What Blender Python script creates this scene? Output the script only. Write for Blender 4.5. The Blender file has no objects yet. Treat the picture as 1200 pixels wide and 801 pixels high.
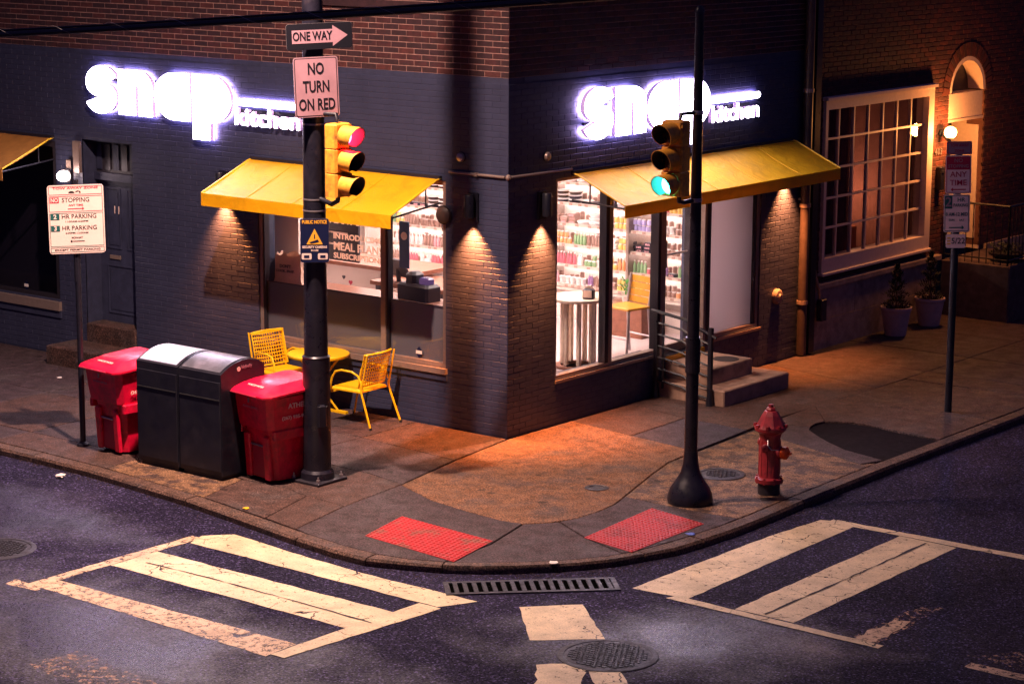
import bpy, bmesh, math, random
from mathutils import Matrix, Vector
random.seed(7)
R = math.radians
sc = bpy.context.scene
col = sc.collection

# ---------------------------------------------------------------- camera, world, exposure
cd = bpy.data.cameras.new('camera'); cam = bpy.data.objects.new('camera', cd); col.objects.link(cam)
PITCH, YAW, ROLL = 0.1931137, 0.667899, 0.00543275
_hd = Vector((-math.sin(YAW), math.cos(YAW), 0)); _rt = Vector((math.cos(YAW), math.sin(YAW), 0)); _up = Vector((0, 0, 1))
_fw = _hd * math.cos(PITCH) - _up * math.sin(PITCH); _cu = _hd * math.sin(PITCH) + _up * math.cos(PITCH)
_ax = _rt * math.cos(ROLL) + _cu * math.sin(ROLL); _ay = _rt * math.sin(ROLL) - _cu * math.cos(ROLL)
m = Matrix((_ax, -_ay, -_fw)).transposed().to_4x4(); m.translation = Vector((16.393, -20.695, 6.3))
cam.matrix_world = m
cd.sensor_width = 36; cd.lens = 2734.4 / 1200 * 36; cd.clip_end = 500; cd.clip_start = 0.3
sc.camera = cam
w = bpy.data.worlds.new('World'); sc.world = w; w.use_nodes = True
bg = w.node_tree.nodes['Background']; bg.inputs[0].default_value = (0.26, 0.22, 0.80, 1); bg.inputs[1].default_value = 0.105
sc.view_settings.view_transform = 'Standard'; sc.view_settings.look = 'None'
sc.view_settings.exposure = 0; sc.view_settings.gamma = 1
sc.cycles.use_denoising = True
sc.cycles.max_bounces = 6; sc.cycles.sample_clamp_indirect = 15
sc.cycles.caustics_reflective = False; sc.cycles.caustics_refractive = False

# ---------------------------------------------------------------- mesh helpers
class MB:
    def __init__(s, M=None): s.v = []; s.f = []; s.M = M
    def add(s, vs, fs):
        b = len(s.v)
        if s.M is not None: vs = [tuple(s.M @ Vector(p)) for p in vs]
        s.v += [tuple(p) for p in vs]; s.f += [tuple(i + b for i in f) for f in fs]; return s
    def box(s, x0, x1, y0, y1, z0, z1):
        return s.add([(x0,y0,z0),(x1,y0,z0),(x1,y1,z0),(x0,y1,z0),(x0,y0,z1),(x1,y0,z1),(x1,y1,z1),(x0,y1,z1)],
                     [(0,3,2,1),(4,5,6,7),(0,1,5,4),(1,2,6,5),(2,3,7,6),(3,0,4,7)])
    def cbox(s, cx, cy, cz, dx, dy, dz): return s.box(cx-dx/2,cx+dx/2,cy-dy/2,cy+dy/2,cz-dz/2,cz+dz/2)
    def bbox(s, x0, x1, y0, y1, z0, z1, b=.01):   # box with all vertical and top edges chamfered
        prof = [(0, z0), (0, z1-b), (b, z1)]
        rings = []
        for ins, z in prof:
            a0, a1, c0, c1 = x0+ins, x1-ins, y0+ins, y1-ins
            rings.append([(a0+b,c0,z),(a1-b,c0,z),(a1,c0+b,z),(a1,c1-b,z),(a1-b,c1,z),(a0+b,c1,z),(a0,c1-b,z),(a0,c0+b,z)])
        vs = sum(rings, []); fs = [tuple(range(7,-1,-1)), tuple(range(16,24))]
        for r in range(2):
            for i in range(8): j = (i+1) % 8; fs.append((r*8+i, r*8+j, r*8+8+j, r*8+8+i))
        return s.add(vs, fs)
    def tube(s, pts, r, n=10, caps=True, sx=1, sy=1):
        pts = [Vector(p) for p in pts]; N = len(pts)
        rs = r if isinstance(r, (list, tuple)) else [r]*N
        vs = []; up = None
        for i, p in enumerate(pts):
            t = (pts[min(i+1,N-1)] - pts[max(i-1,0)]).normalized()
            if up is None:
                up = Vector((0,0,1)) if abs(t.z) < .9 else Vector((0,1,0))
            a = up.cross(t).normalized(); b = t.cross(a).normalized(); up = b
            for k in range(n):
                q = 2*math.pi*k/n; vs.append(p + a*math.cos(q)*rs[i]*sx + b*math.sin(q)*rs[i]*sy)
        fs = [(i*n+k, i*n+(k+1)%n, (i+1)*n+(k+1)%n, (i+1)*n+k) for i in range(N-1) for k in range(n)]
        if caps: fs += [tuple(range(n-1,-1,-1)), tuple((N-1)*n+k for k in range(n))]
        return s.add(vs, fs)
    def lathe(s, prof, n=24, c=(0,0,0), ax='z'):
        vs = []
        for r, z in prof:
            for k in range(n):
                q = 2*math.pi*k/n; p = (r*math.cos(q), r*math.sin(q), z)
                if ax == 'x': p = (z, p[0], p[1])
                if ax == 'y': p = (p[0], z, p[1])
                vs.append((p[0]+c[0], p[1]+c[1], p[2]+c[2]))
        L = len(prof)
        fs = [(i*n+k, i*n+(k+1)%n, (i+1)*n+(k+1)%n, (i+1)*n+k) for i in range(L-1) for k in range(n)]
        fs += [tuple(range(n-1,-1,-1)), tuple((L-1)*n+k for k in range(n))]
        return s.add(vs, fs)
    def prism(s, poly, z0, z1, ax='z'):
        n = len(poly)
        def P(u, v, h): return {'z': (u,v,h), 'y': (u,h,v), 'x': (h,u,v)}[ax]
        vs = [P(u,v,z0) for u,v in poly] + [P(u,v,z1) for u,v in poly]
        return s.add(vs, [tuple(range(n-1,-1,-1)), tuple(range(n,2*n))] + [(i,(i+1)%n,n+(i+1)%n,n+i) for i in range(n)])
    def sphere(s, c, r, n=12, sz=1):
        prof = [(max(1e-4, r*math.sin(math.pi*i/n)), -r*sz*math.cos(math.pi*i/n)) for i in range(n+1)]
        return s.lathe(prof, n*2, c)
    def mesh(s, name, ma=None, smooth=False):
        me = bpy.data.meshes.new(name); me.from_pydata(s.v, [], s.f)
        if len(s.f) < 20000:
            bm = bmesh.new(); bm.from_mesh(me); bmesh.ops.recalc_face_normals(bm, faces=bm.faces); bm.to_mesh(me); bm.free()
        if smooth:
            me.polygons.foreach_set('use_smooth', [True]*len(me.polygons))
            me.set_sharp_from_angle(angle=R(smooth if smooth is not True else 40))
        if ma: me.materials.append(ma)
        return me
    def build(s, name, ma=None, parent=None, smooth=False, **k):
        return link(name, s.mesh(name, ma, smooth), parent, **k)
def link(name, me, parent=None, loc=None, kind=None, label=None):
    o = bpy.data.objects.new(name, me); col.objects.link(o)
    if parent: o.parent = parent
    if loc: o.location = loc
    if kind: o['kind'] = kind
    if label: o['label'] = label
    return o
def thing(name, label, cat, loc=(0,0,0), rz=0, group=None):
    o = bpy.data.objects.new(name, None); col.objects.link(o); o.location = loc; o.rotation_euler = (0,0,rz)
    o.empty_display_size = .2
    o['label'] = label; o['category'] = cat
    if group: o['group'] = group
    return o
def tag(o, label, cat, group=None):
    o['label'] = label; o['category'] = cat
    if group: o['group'] = group
    return o
def dup(root, loc, rz=0, label=None):
    r = root.copy(); col.objects.link(r); r.location = loc; r.rotation_euler = (0,0,rz)
    if label: r['label'] = label
    for ch in list(root.children):
        c = ch.copy(); col.objects.link(c); c.parent = r
        for g in list(ch.children):
            d = g.copy(); col.objects.link(d); d.parent = c
    return r
def text(s, size, ma, parent, loc, rot=(math.pi/2,0,0), ext=.002, off=0.0, width=None, name='lettering', align='CENTER', sp=1):
    cu = bpy.data.curves.new('t', 'FONT'); cu.body = s; cu.size = size; cu.extrude = ext; cu.offset = off; cu.align_x = align; cu.align_y = 'CENTER'
    cu.resolution_u = 3; cu.space_character = sp
    o = bpy.data.objects.new('t', cu); col.objects.link(o)
    dg = bpy.context.evaluated_depsgraph_get(); me = bpy.data.meshes.new_from_object(o.evaluated_get(dg))
    bpy.data.objects.remove(o)
    sx = 1
    if width:
        xs = [v.co.x for v in me.vertices]; sx = width/(max(xs)-min(xs))
    me.transform(Matrix.Translation(loc) @ Matrix.Rotation(rot[2],4,'Z') @ Matrix.Rotation(rot[0],4,'X') @ Matrix.Diagonal((sx,1,1,1)))
    me.materials.clear(); me.materials.append(ma)
    return link(name, me, parent)

# ---------------------------------------------------------------- materials
def mat(name, c, rough=.6, metal=0, noise=None, bump=None, emit=None, spec=.5, coat=0, c2=None, rn=None, trans=0):
    """noise=(scale,amount[,detail]); bump=(scale,strength,dist); c2=(colour,scale,lo,hi) blotches; rn=(scale,amount)"""
    ma = bpy.data.materials.new(name); ma.use_nodes = True; nt = ma.node_tree; N = nt.nodes; L = nt.links
    b = N['Principled BSDF']; b.inputs['Roughness'].default_value = rough; b.inputs['Metallic'].default_value = metal
    b.inputs['Specular IOR Level'].default_value = spec; b.inputs['Coat Weight'].default_value = coat
    b.inputs['Base Color'].default_value = (*c, 1)
    if emit: b.inputs['Emission Color'].default_value = (*emit[0], 1); b.inputs['Emission Strength'].default_value = emit[1]
    if noise or bump or c2 or rn: geo = N.new('ShaderNodeNewGeometry')
    def nz(scale, det=5, rg=.6):
        t = N.new('ShaderNodeTexNoise'); t.inputs['Scale'].default_value = scale; t.inputs['Detail'].default_value = det
        t.inputs['Roughness'].default_value = rg; L.new(geo.outputs['Position'], t.inputs['Vector']); return t.outputs['Fac']
    def ramp(src, lo, hi):
        r = N.new('ShaderNodeMapRange'); r.inputs['From Min'].default_value = lo; r.inputs['From Max'].default_value = hi
        L.new(src, r.inputs['Value']); return r
    out = None
    def mix(f, a, bb, mode='MIX'):
        x = N.new('ShaderNodeMix'); x.data_type = 'RGBA'; x.blend_type = mode
        for s, v in ((x.inputs[0], f), (x.inputs[6], a), (x.inputs[7], bb)):
            if isinstance(v, bpy.types.NodeSocket): L.new(v, s)
            elif isinstance(v, tuple): s.default_value = (*v, 1)
            else: s.default_value = v
        return x.outputs[2]
    colr = c
    if c2:
        r = ramp(nz(c2[1], 6, .65), c2[2], c2[3]); colr = mix(r.outputs[0], colr, c2[0])
    if noise:
        r = ramp(nz(noise[0], noise[2] if len(noise) > 2 else 5), .3, .7)
        r.inputs['To Min'].default_value = 1-noise[1]; r.inputs['To Max'].default_value = 1+noise[1]; r.clamp = False
        cc = N.new('ShaderNodeCombineColor')
        for i in range(3): L.new(r.outputs[0], cc.inputs[i])
        colr = mix(1.0, colr, cc.outputs[0], 'MULTIPLY')
    if isinstance(colr, bpy.types.NodeSocket): L.new(colr, b.inputs['Base Color'])
    if rn:
        r = ramp(nz(rn[0], 4), .3, .7); r.inputs['To Min'].default_value = rough-rn[1]; r.inputs['To Max'].default_value = rough+rn[1]
        L.new(r.outputs[0], b.inputs['Roughness'])
    if bump:
        bp = N.new('ShaderNodeBump'); bp.inputs['Strength'].default_value = bump[1]; bp.inputs['Distance'].default_value = bump[2]
        L.new(nz(bump[0], 6, .7), bp.inputs['Height']); L.new(bp.outputs[0], b.inputs['Normal'])
    return ma
def emis(name, c, s):
    return mat(name, (.8,.8,.8), emit=(c, s))
def glass(name, refl=.08, tint=(1,1,1), rough=0):
    ma = bpy.data.materials.new(name); ma.use_nodes = True; nt = ma.node_tree; N = nt.nodes; L = nt.links
    N.remove(N['Principled BSDF']); out = N['Material Output']
    t = N.new('ShaderNodeBsdfTransparent'); t.inputs[0].default_value = (*tint,1); g = N.new('ShaderNodeBsdfGlossy'); g.inputs['Roughness'].default_value = rough
    lw = N.new('ShaderNodeLayerWeight'); pw = N.new('ShaderNodeMath'); pw.operation = 'POWER'; pw.inputs[1].default_value = 4; L.new(lw.outputs['Facing'], pw.inputs[0])
    a = N.new('ShaderNodeMath'); a.operation = 'ADD'; a.inputs[1].default_value = refl + .04; a.use_clamp = True; L.new(pw.outputs[0], a.inputs[0])
    mx = N.new('ShaderNodeMixShader'); L.new(a.outputs[0], mx.inputs[0]); L.new(t.outputs[0], mx.inputs[1]); L.new(g.outputs[0], mx.inputs[2]); L.new(mx.outputs[0], out.inputs[0])
    return ma
def frosted(name, c, tr=.5, dirt=False):
    ma = bpy.data.materials.new(name); ma.use_nodes = True; nt = ma.node_tree; N = nt.nodes; L = nt.links
    b = N['Principled BSDF']; b.inputs['Base Color'].default_value = (*c,1); b.inputs['Roughness'].default_value = .35
    t = N.new('ShaderNodeBsdfTranslucent'); t.inputs[0].default_value = (*c,1)
    if dirt:
        geo = N.new('ShaderNodeNewGeometry'); n1 = N.new('ShaderNodeTexNoise'); n1.inputs['Scale'].default_value = 2.4; n1.inputs['Detail'].default_value = 8; n1.inputs['Roughness'].default_value = .7; L.new(geo.outputs['Position'], n1.inputs[0])
        cr = N.new('ShaderNodeMapRange'); cr.inputs[1].default_value = .5; cr.inputs[2].default_value = .8; L.new(n1.outputs[0], cr.inputs[0])
        mc = N.new('ShaderNodeMix'); mc.data_type = 'RGBA'; mc.inputs[6].default_value = (*c,1); mc.inputs[7].default_value = (c[0]*.55,c[1]*.5,c[2],1); L.new(cr.outputs[0], mc.inputs[0]); L.new(mc.outputs[2], b.inputs['Base Color'])
        n2 = N.new('ShaderNodeTexNoise'); n2.inputs['Scale'].default_value = 5; n2.inputs['Detail'].default_value = 3; n2.inputs['Distortion'].default_value = 1.5; L.new(geo.outputs['Position'], n2.inputs[0])
        bp = N.new('ShaderNodeBump'); bp.inputs['Strength'].default_value = .5; bp.inputs['Distance'].default_value = .03; L.new(n2.outputs[0], bp.inputs['Height']); L.new(bp.outputs[0], b.inputs['Normal']); b.inputs['Roughness'].default_value = .6
    mx = N.new('ShaderNodeMixShader'); mx.inputs[0].default_value = tr
    L.new(b.outputs[0], mx.inputs[1]); L.new(t.outputs[0], mx.inputs[2]); L.new(mx.outputs[0], N['Material Output'].inputs[0])
    return ma

M = {}
FLZ = .36
M['wallpaint'] = mat('dark_slate_paint', (.036,.041,.084), .5, noise=(9,.25), bump=(60,.35,.01))
M['brickpaint'] = mat('dark_slate_painted_brick', (.037,.042,.085), .45, noise=(3,.14), bump=(70,.35,.004), rn=(20,.06))
M['redbrick'] = mat('red_brick', (.058,.015,.019), .8, noise=(14,.45), bump=(90,.5,.006), c2=((.03,.014,.02),3.1,.45,.62))
M['mortar'] = mat('pale_mortar', (.42,.23,.20), .9, noise=(12,.35), bump=(80,.4,.004), c2=((.26,.16,.15),2.0,.5,.7))
M['oldbrick'] = mat('old_red_brick', (.085,.018,.014), .8, noise=(14,.4), bump=(90,.5,.006))
M['oldmortar'] = mat('old_mortar', (.12,.05,.04), .9, noise=(12,.3))
M['dimstone'] = mat('dark_stoop_stone', (.10,.07,.065), .85, noise=(8,.3), spec=.2)
M['brownpipe'] = mat('brown_pipe_paint', (.055,.036,.034), .5, noise=(8,.3))
M['stone'] = mat('pale_stone', (.30,.22,.18), .8, noise=(8,.25), bump=(50,.4,.01), c2=((.14,.10,.09),2.4,.5,.7))
M['tan_alu'] = mat('tan_aluminium', (.32,.24,.21), .38, metal=.4, noise=(30,.1))
M['dark_alu'] = mat('dark_aluminium', (.035,.03,.04), .35, metal=.3)
M['white_wood'] = mat('white_painted_wood', (.62,.50,.44), .5, noise=(20,.08), bump=(60,.15,.003))
M['glass'] = glass('window_glass', .0)
M['darkglass'] = glass('old_window_glass', -.02, (.8,.8,.85))
M['frost'] = frosted('frosted_film', (.17,.165,.20), .25)
M['vinyl'] = frosted('cream_vinyl', (.9,.72,.62), .6)
M['frost2'] = frosted('frosted_glass', (.58,.52,.56), .7)
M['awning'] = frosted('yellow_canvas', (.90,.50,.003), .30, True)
M['awning2'] = mat('unlit_yellow_canvas', (.40,.17,.03), .8, noise=(6,.2))  # yellow canvas browned in its colour so the awning looks unlit
M['trimy'] = mat('yellow_trim', (.9,.55,.02), .5, emit=None)
M['yellow'] = mat('yellow_powder_coat', (.90,.52,.006), .4, noise=(25,.08))
M['sigyellow'] = mat('signal_yellow', (.72,.32,.03), .55, noise=(18,.25), bump=(40,.2,.004), c2=((.42,.15,.03),7,.5,.68))
M['black'] = mat('black_painted_metal', (.010,.010,.018), .38, noise=(12,.2), rn=(15,.12), bump=(40,.15,.004))
M['polepaint'] = mat('dark_pole_paint', (.013,.012,.022), .36, metal=.2, noise=(7,.35), rn=(11,.14), bump=(30,.25,.004), c2=((.03,.022,.03),5,.58,.74))
M['blackplastic'] = mat('dark_plastic', (.009,.009,.018), .45, c2=((.022,.020,.030),3.5,.55,.72), rn=(6,.12), noise=(10,.2), bump=(90,.1,.002))
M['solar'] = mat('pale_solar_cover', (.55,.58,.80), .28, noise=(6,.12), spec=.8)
M['solar2'] = mat('dark_solar_cover', (.085,.085,.11), .36, noise=(6,.2), c2=((.14,.13,.17),3,.45,.6))
M['red'] = mat('red_plastic', (.74,.004,.045), .36, c2=((.40,.012,.035),4.5,.52,.70), noise=(14,.2), rn=(12,.08), bump=(70,.1,.003))
M['hydrant'] = mat('hydrant_red_paint', (.32,.025,.035), .42, noise=(16,.3), bump=(35,.4,.006), c2=((.13,.02,.03),9,.55,.68))
M['hydrant_cap'] = mat('orange_cap_paint', (.95,.12,.01), .4, noise=(16,.15))
M['steel'] = mat('galvanised_steel', (.45,.40,.42), .35, metal=.8, noise=(15,.2))
M['castiron'] = mat('cast_iron', (.028,.024,.034), .5, metal=.3, noise=(18,.4), bump=(50,.5,.006), rn=(14,.15))
M['signface'] = mat('sign_white', (.88,.62,.60), .45, noise=(5,.08))
M['signpeach'] = mat('sign_cream', (.84,.64,.58), .45, noise=(4,.06))
M['signpink'] = mat('sign_dull_white', (.34,.19,.235), .5, noise=(5,.12))
M['signblack'] = mat('sign_black', (.008,.008,.014), .7, spec=.1)
M['signred'] = mat('sign_red', (.42,.015,.05), .5)
M['signteal'] = mat('sign_green', (.01,.09,.09), .5)
M['signnavy'] = mat('sign_navy', (.006,.010,.05), .55, spec=.2)
M['signamber'] = mat('sign_amber', (.85,.42,.03), .5)
M['paper'] = mat('white_paper', (.75,.68,.65), .7, bump=(30,.5,.01))
M['letter'] = emis('letter_face', (.88,.74,1), 34)
M['letterside'] = mat('letter_return', (.55,.42,.42), .5, emit=((.58,.36,1),.5))  # faint violet emission added so the letter sides read as halo
M['halo'] = emis('added_halo_glow', (.60,.44,1), 45)  # glow added behind the letters for a halo on the wall
M['red_on'] = emis('red_lens_lit', (1,.02,.07), 70)
M['green_on'] = emis('green_lens_lit', (.05,1,.85), 26)
M['visor_in'] = mat('visor_lining_black', (.03,.028,.035), .6)
M['lens_off'] = mat('lens_off', (.03,.012,.012), .2)
M['globe'] = emis('globe_lit', (1,.52,.16), 14)
M['walllampglow'] = emis('wall_lamp_lit', (1,.72,.66), 14)
M['sconceglow'] = emis('sconce_lit', (1,.5,.18), 10)
M['ceillight'] = emis('ceiling_panel_lit', (1,.78,.72), 38)
M['strip'] = emis('shelf_strip_lit', (1,.84,.80), 22)
M['lampglow'] = emis('street_lamp_lit', (1,.6,.4), 12)
M['wallwhite'] = mat('white_interior', (.76,.65,.60), .6, noise=(3,.05))
M['floorin'] = mat('pale_tile_floor', (.66,.55,.55), .35, noise=(3,.08))
M['wood'] = mat('brown_wood', (.26,.10,.06), .45, noise=(12,.2))
M['lightwood'] = mat('light_wood', (.80,.62,.48), .45, noise=(18,.12))
M['woodyellow'] = mat('golden_wood', (.62,.30,.03), .45, noise=(18,.12))
M['kraft'] = mat('kraft_paper', (.72,.50,.40), .75, noise=(5,.15), bump=(12,.6,.02))
M['dark_int'] = mat('dark_interior', (.04,.035,.05), .5)
M['screen'] = mat('tablet_screen', (.06,.05,.12), .2, emit=((.25,.12,.35),.35))
M['leaf'] = mat('dark_conifer', (.010,.016,.012), .7, noise=(30,.4))
M['leafg'] = mat('green_plant', (.08,.35,.06), .5, noise=(30,.3))
M['terracotta'] = mat('pale_planter', (.50,.37,.34), .7, noise=(8,.15))
M['pad'] = mat('red_tactile_plate', (.42,.018,.024), .55, noise=(25,.25), c2=((.20,.02,.022),2.6,.48,.68), bump=(50,.3,.004))
M['pad2'] = mat('worn_red_tactile_plate', (.44,.018,.024), .6, noise=(20,.25), c2=((.26,.07,.05),3.4,.54,.62), bump=(50,.3,.004))
M['curtain'] = mat('brown_curtain', (.24,.11,.09), .9, noise=(6,.2))
M['pink'] = mat('pink_print', (.5,.03,.08), .5)
M['dirt'] = mat('dark_soil', (.012,.008,.011), .95, spec=.08, noise=(12,.4), bump=(25,.6,.02))
M['rubber'] = mat('rubber', (.015,.015,.018), .7)
M['wire'] = mat('black_cable_jacket', (.02,.018,.025), .45, bump=(70,.6,.004))
M['blue'] = mat('blue_wrapper', (.05,.10,.5), .4)
M['amber'] = mat('amber_strip', (.85,.45,.02), .5)

def concrete(name, c, dark=.5, sc1=1.6, dirt=(.06,.045,.045), lo=.5, hi=.72, rough=.7):
    ma = mat(name, c, rough, spec=.3, noise=(7,.38,10), bump=(45,.7,.012), c2=(dirt, sc1, lo, hi), rn=(4,.14))
    nt = ma.node_tree; N = nt.nodes; L = nt.links; b = N['Principled BSDF']
    src = b.inputs['Base Color'].links[0].from_socket
    # pale and dark grit, small dark gum spots
    geo = N.new('ShaderNodeNewGeometry')
    n2 = N.new('ShaderNodeTexNoise'); n2.inputs['Scale'].default_value = 62; n2.inputs['Detail'].default_value = 2; L.new(geo.outputs['Position'], n2.inputs['Vector'])
    mr = N.new('ShaderNodeMapRange'); mr.inputs['From Min'].default_value = .35; mr.inputs['From Max'].default_value = .65
    mr.inputs['To Min'].default_value = .35; mr.inputs['To Max'].default_value = 1.75; L.new(n2.outputs[0], mr.inputs['Value'])
    vo = N.new('ShaderNodeTexVoronoi'); vo.inputs['Scale'].default_value = 2.3; L.new(geo.outputs['Position'], vo.inputs['Vector'])
    sp = N.new('ShaderNodeMapRange'); sp.inputs['From Min'].default_value = .085; sp.inputs['From Max'].default_value = .11; sp.inputs['To Min'].default_value = .4
    L.new(vo.outputs['Distance'], sp.inputs['Value'])
    mu = N.new('ShaderNodeMath'); mu.operation = 'MULTIPLY'; L.new(mr.outputs[0], mu.inputs[0]); L.new(sp.outputs[0], mu.inputs[1])
    ag = N.new('ShaderNodeTexVoronoi'); ag.inputs['Scale'].default_value = 75; L.new(geo.outputs['Position'], ag.inputs['Vector'])
    sx_ = N.new('ShaderNodeSeparateColor'); L.new(ag.outputs['Color'], sx_.inputs[0]); am = N.new('ShaderNodeMapRange'); am.inputs[1].default_value = .1; am.inputs[2].default_value = .95; am.inputs[3].default_value = .62; am.inputs[4].default_value = 1.5
    L.new(sx_.outputs[0], am.inputs[0]); m3 = N.new('ShaderNodeMath'); m3.operation = 'MULTIPLY'; L.new(mu.outputs[0], m3.inputs[0]); L.new(am.outputs[0], m3.inputs[1]); mu = m3
    vm = N.new('ShaderNodeVectorMath'); vm.operation = 'SCALE'; L.new(src, vm.inputs[0]); L.new(mu.outputs[0], vm.inputs['Scale'])
    L.new(vm.outputs[0], b.inputs['Base Color'])
    return ma
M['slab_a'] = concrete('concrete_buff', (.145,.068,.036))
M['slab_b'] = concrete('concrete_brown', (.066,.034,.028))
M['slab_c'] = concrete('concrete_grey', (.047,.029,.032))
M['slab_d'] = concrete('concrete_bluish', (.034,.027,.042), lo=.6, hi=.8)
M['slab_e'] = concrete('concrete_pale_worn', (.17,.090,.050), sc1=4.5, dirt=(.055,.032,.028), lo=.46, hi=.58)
M['step'] = mat('step_stone', (.36,.22,.155), .7, noise=(5,.25,8), bump=(60,.25,.006), c2=((.11,.065,.05),2.2,.5,.72))
M['kerb'] = concrete('kerb_concrete', (.085,.047,.036), sc1=2.6)
M['joint'] = mat('joint_dirt', (.03,.022,.025), .95)

ROADZ = -.085
def asphalt():
    ma = bpy.data.materials.new('asphalt'); ma.use_nodes = True; nt = ma.node_tree; N = nt.nodes; L = nt.links
    b = N['Principled BSDF']; geo = N.new('ShaderNodeNewGeometry')
    def nz(s, d=5, r=.6, dist=0):
        t = N.new('ShaderNodeTexNoise'); t.inputs['Scale'].default_value = s; t.inputs['Detail'].default_value = d; t.inputs['Roughness'].default_value = r
        t.inputs['Distortion'].default_value = dist; L.new(geo.outputs['Position'], t.inputs['Vector']); return t.outputs[0]
    def mr(src, a, bb, c, d):
        r = N.new('ShaderNodeMapRange'); L.new(src, r.inputs[0]); r.inputs[1].default_value = a; r.inputs[2].default_value = bb; r.inputs[3].default_value = c; r.inputs[4].default_value = d; return r.outputs[0]
    def mul(a, c):
        x = N.new('ShaderNodeMath'); x.operation = 'MULTIPLY'; L.new(a, x.inputs[0]); L.new(c, x.inputs[1]); return x.outputs[0]
    g = mul(mr(nz(48,4,.8), .38, .62, .0, 2.6), mr(nz(.55,5,.6,.6), .3, .7, .65, 1.4))
    # cracks: distorted voronoi edges, only in some places
    n3 = N.new('ShaderNodeTexNoise'); n3.inputs['Scale'].default_value = 2.2; n3.inputs['Detail'].default_value = 6; L.new(geo.outputs['Position'], n3.inputs['Vector'])
    vm = N.new('ShaderNodeVectorMath'); vm.operation = 'MULTIPLY_ADD'; L.new(n3.outputs['Color'], vm.inputs[0]); vm.inputs[1].default_value = (.7,.7,0); L.new(geo.outputs['Position'], vm.inputs[2])
    vo = N.new('ShaderNodeTexVoronoi'); vo.feature = 'DISTANCE_TO_EDGE'; vo.inputs['Scale'].default_value = .55; L.new(vm.outputs[0], vo.inputs['Vector'])
    crack = mr(vo.outputs['Distance'], .0, .008, .25, 1.0)
    mask = mr(nz(.4,3), .50, .56, 0, 1)
    x = N.new('ShaderNodeMix'); x.data_type = 'FLOAT'; L.new(mask, x.inputs[0]); x.inputs[2].default_value = 1; L.new(crack, x.inputs[3])
    g = mul(g, x.outputs[0])
    ag = N.new('ShaderNodeTexVoronoi'); ag.inputs['Scale'].default_value = 58; L.new(geo.outputs['Position'], ag.inputs['Vector'])   # single pale stones in the binder
    sx_ = N.new('ShaderNodeSeparateColor'); L.new(ag.outputs['Color'], sx_.inputs[0]); g = mul(g, mr(sx_.outputs[0], .80, .97, .85, 4.2))
    sc_ = N.new('ShaderNodeVectorMath'); sc_.operation = 'SCALE'; sc_.inputs[0].default_value = (.0155,.0130,.031); L.new(g, sc_.inputs['Scale'])
    L.new(sc_.outputs[0], b.inputs['Base Color'])
    wet = mr(nz(.5,4,.55,.2), .45, .75, 0, .30)                       # 0 dry, 1 damp
    for cx_, cy_, rx_, ry_, ang in ((1.6,-7.8,3.6,1.5,0), (5.6,-4.7,1.7,1.1,40), (-3.2,-5.6,3.4,1.0,0)):
        mp = N.new('ShaderNodeMapping'); mp.vector_type = 'TEXTURE'; mp.inputs['Location'].default_value = (cx_,cy_,ROADZ); mp.inputs['Rotation'].default_value = (0,0,R(ang)); mp.inputs['Scale'].default_value = (rx_,ry_,1)
        L.new(geo.outputs['Position'], mp.inputs['Vector']); ln = N.new('ShaderNodeVectorMath'); ln.operation = 'LENGTH'; L.new(mp.outputs[0], ln.inputs[0])
        d_ = N.new('ShaderNodeMath'); d_.operation = 'ADD'; L.new(ln.outputs['Value'], d_.inputs[0]); L.new(mr(nz(1.4,5,.55,.1), .3,.7,-.32,.32), d_.inputs[1])
        x2 = N.new('ShaderNodeMath'); x2.operation = 'MAXIMUM'; L.new(wet if cx_ != 1.6 else mul(wet, mr(nz(.3,2), 0,1,.35,.35)), x2.inputs[0]); L.new(mr(d_.outputs[0], .25, 1.15, 1, 0), x2.inputs[1]); wet = x2.outputs[0]
    L.new(mul(mr(wet, 0, 1, .76, .28), mr(nz(45,4,.8), .35,.65,.7,1.3)), b.inputs['Roughness'])
    L.new(mul(mr(wet, 0, 1, .06, .62), mr(sx_.outputs[1], .2, .9, .35, 1.5)), b.inputs['Specular IOR Level'])
    bp = N.new('ShaderNodeBump'); L.new(mr(wet, 0, 1, 1.0, .40), bp.inputs['Strength']); bp.inputs['Distance'].default_value = .012
    L.new(nz(42,4,.8), bp.inputs['Height']); L.new(bp.outputs[0], b.inputs['Normal'])
    return ma
M['asphalt'] = asphalt()
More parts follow.
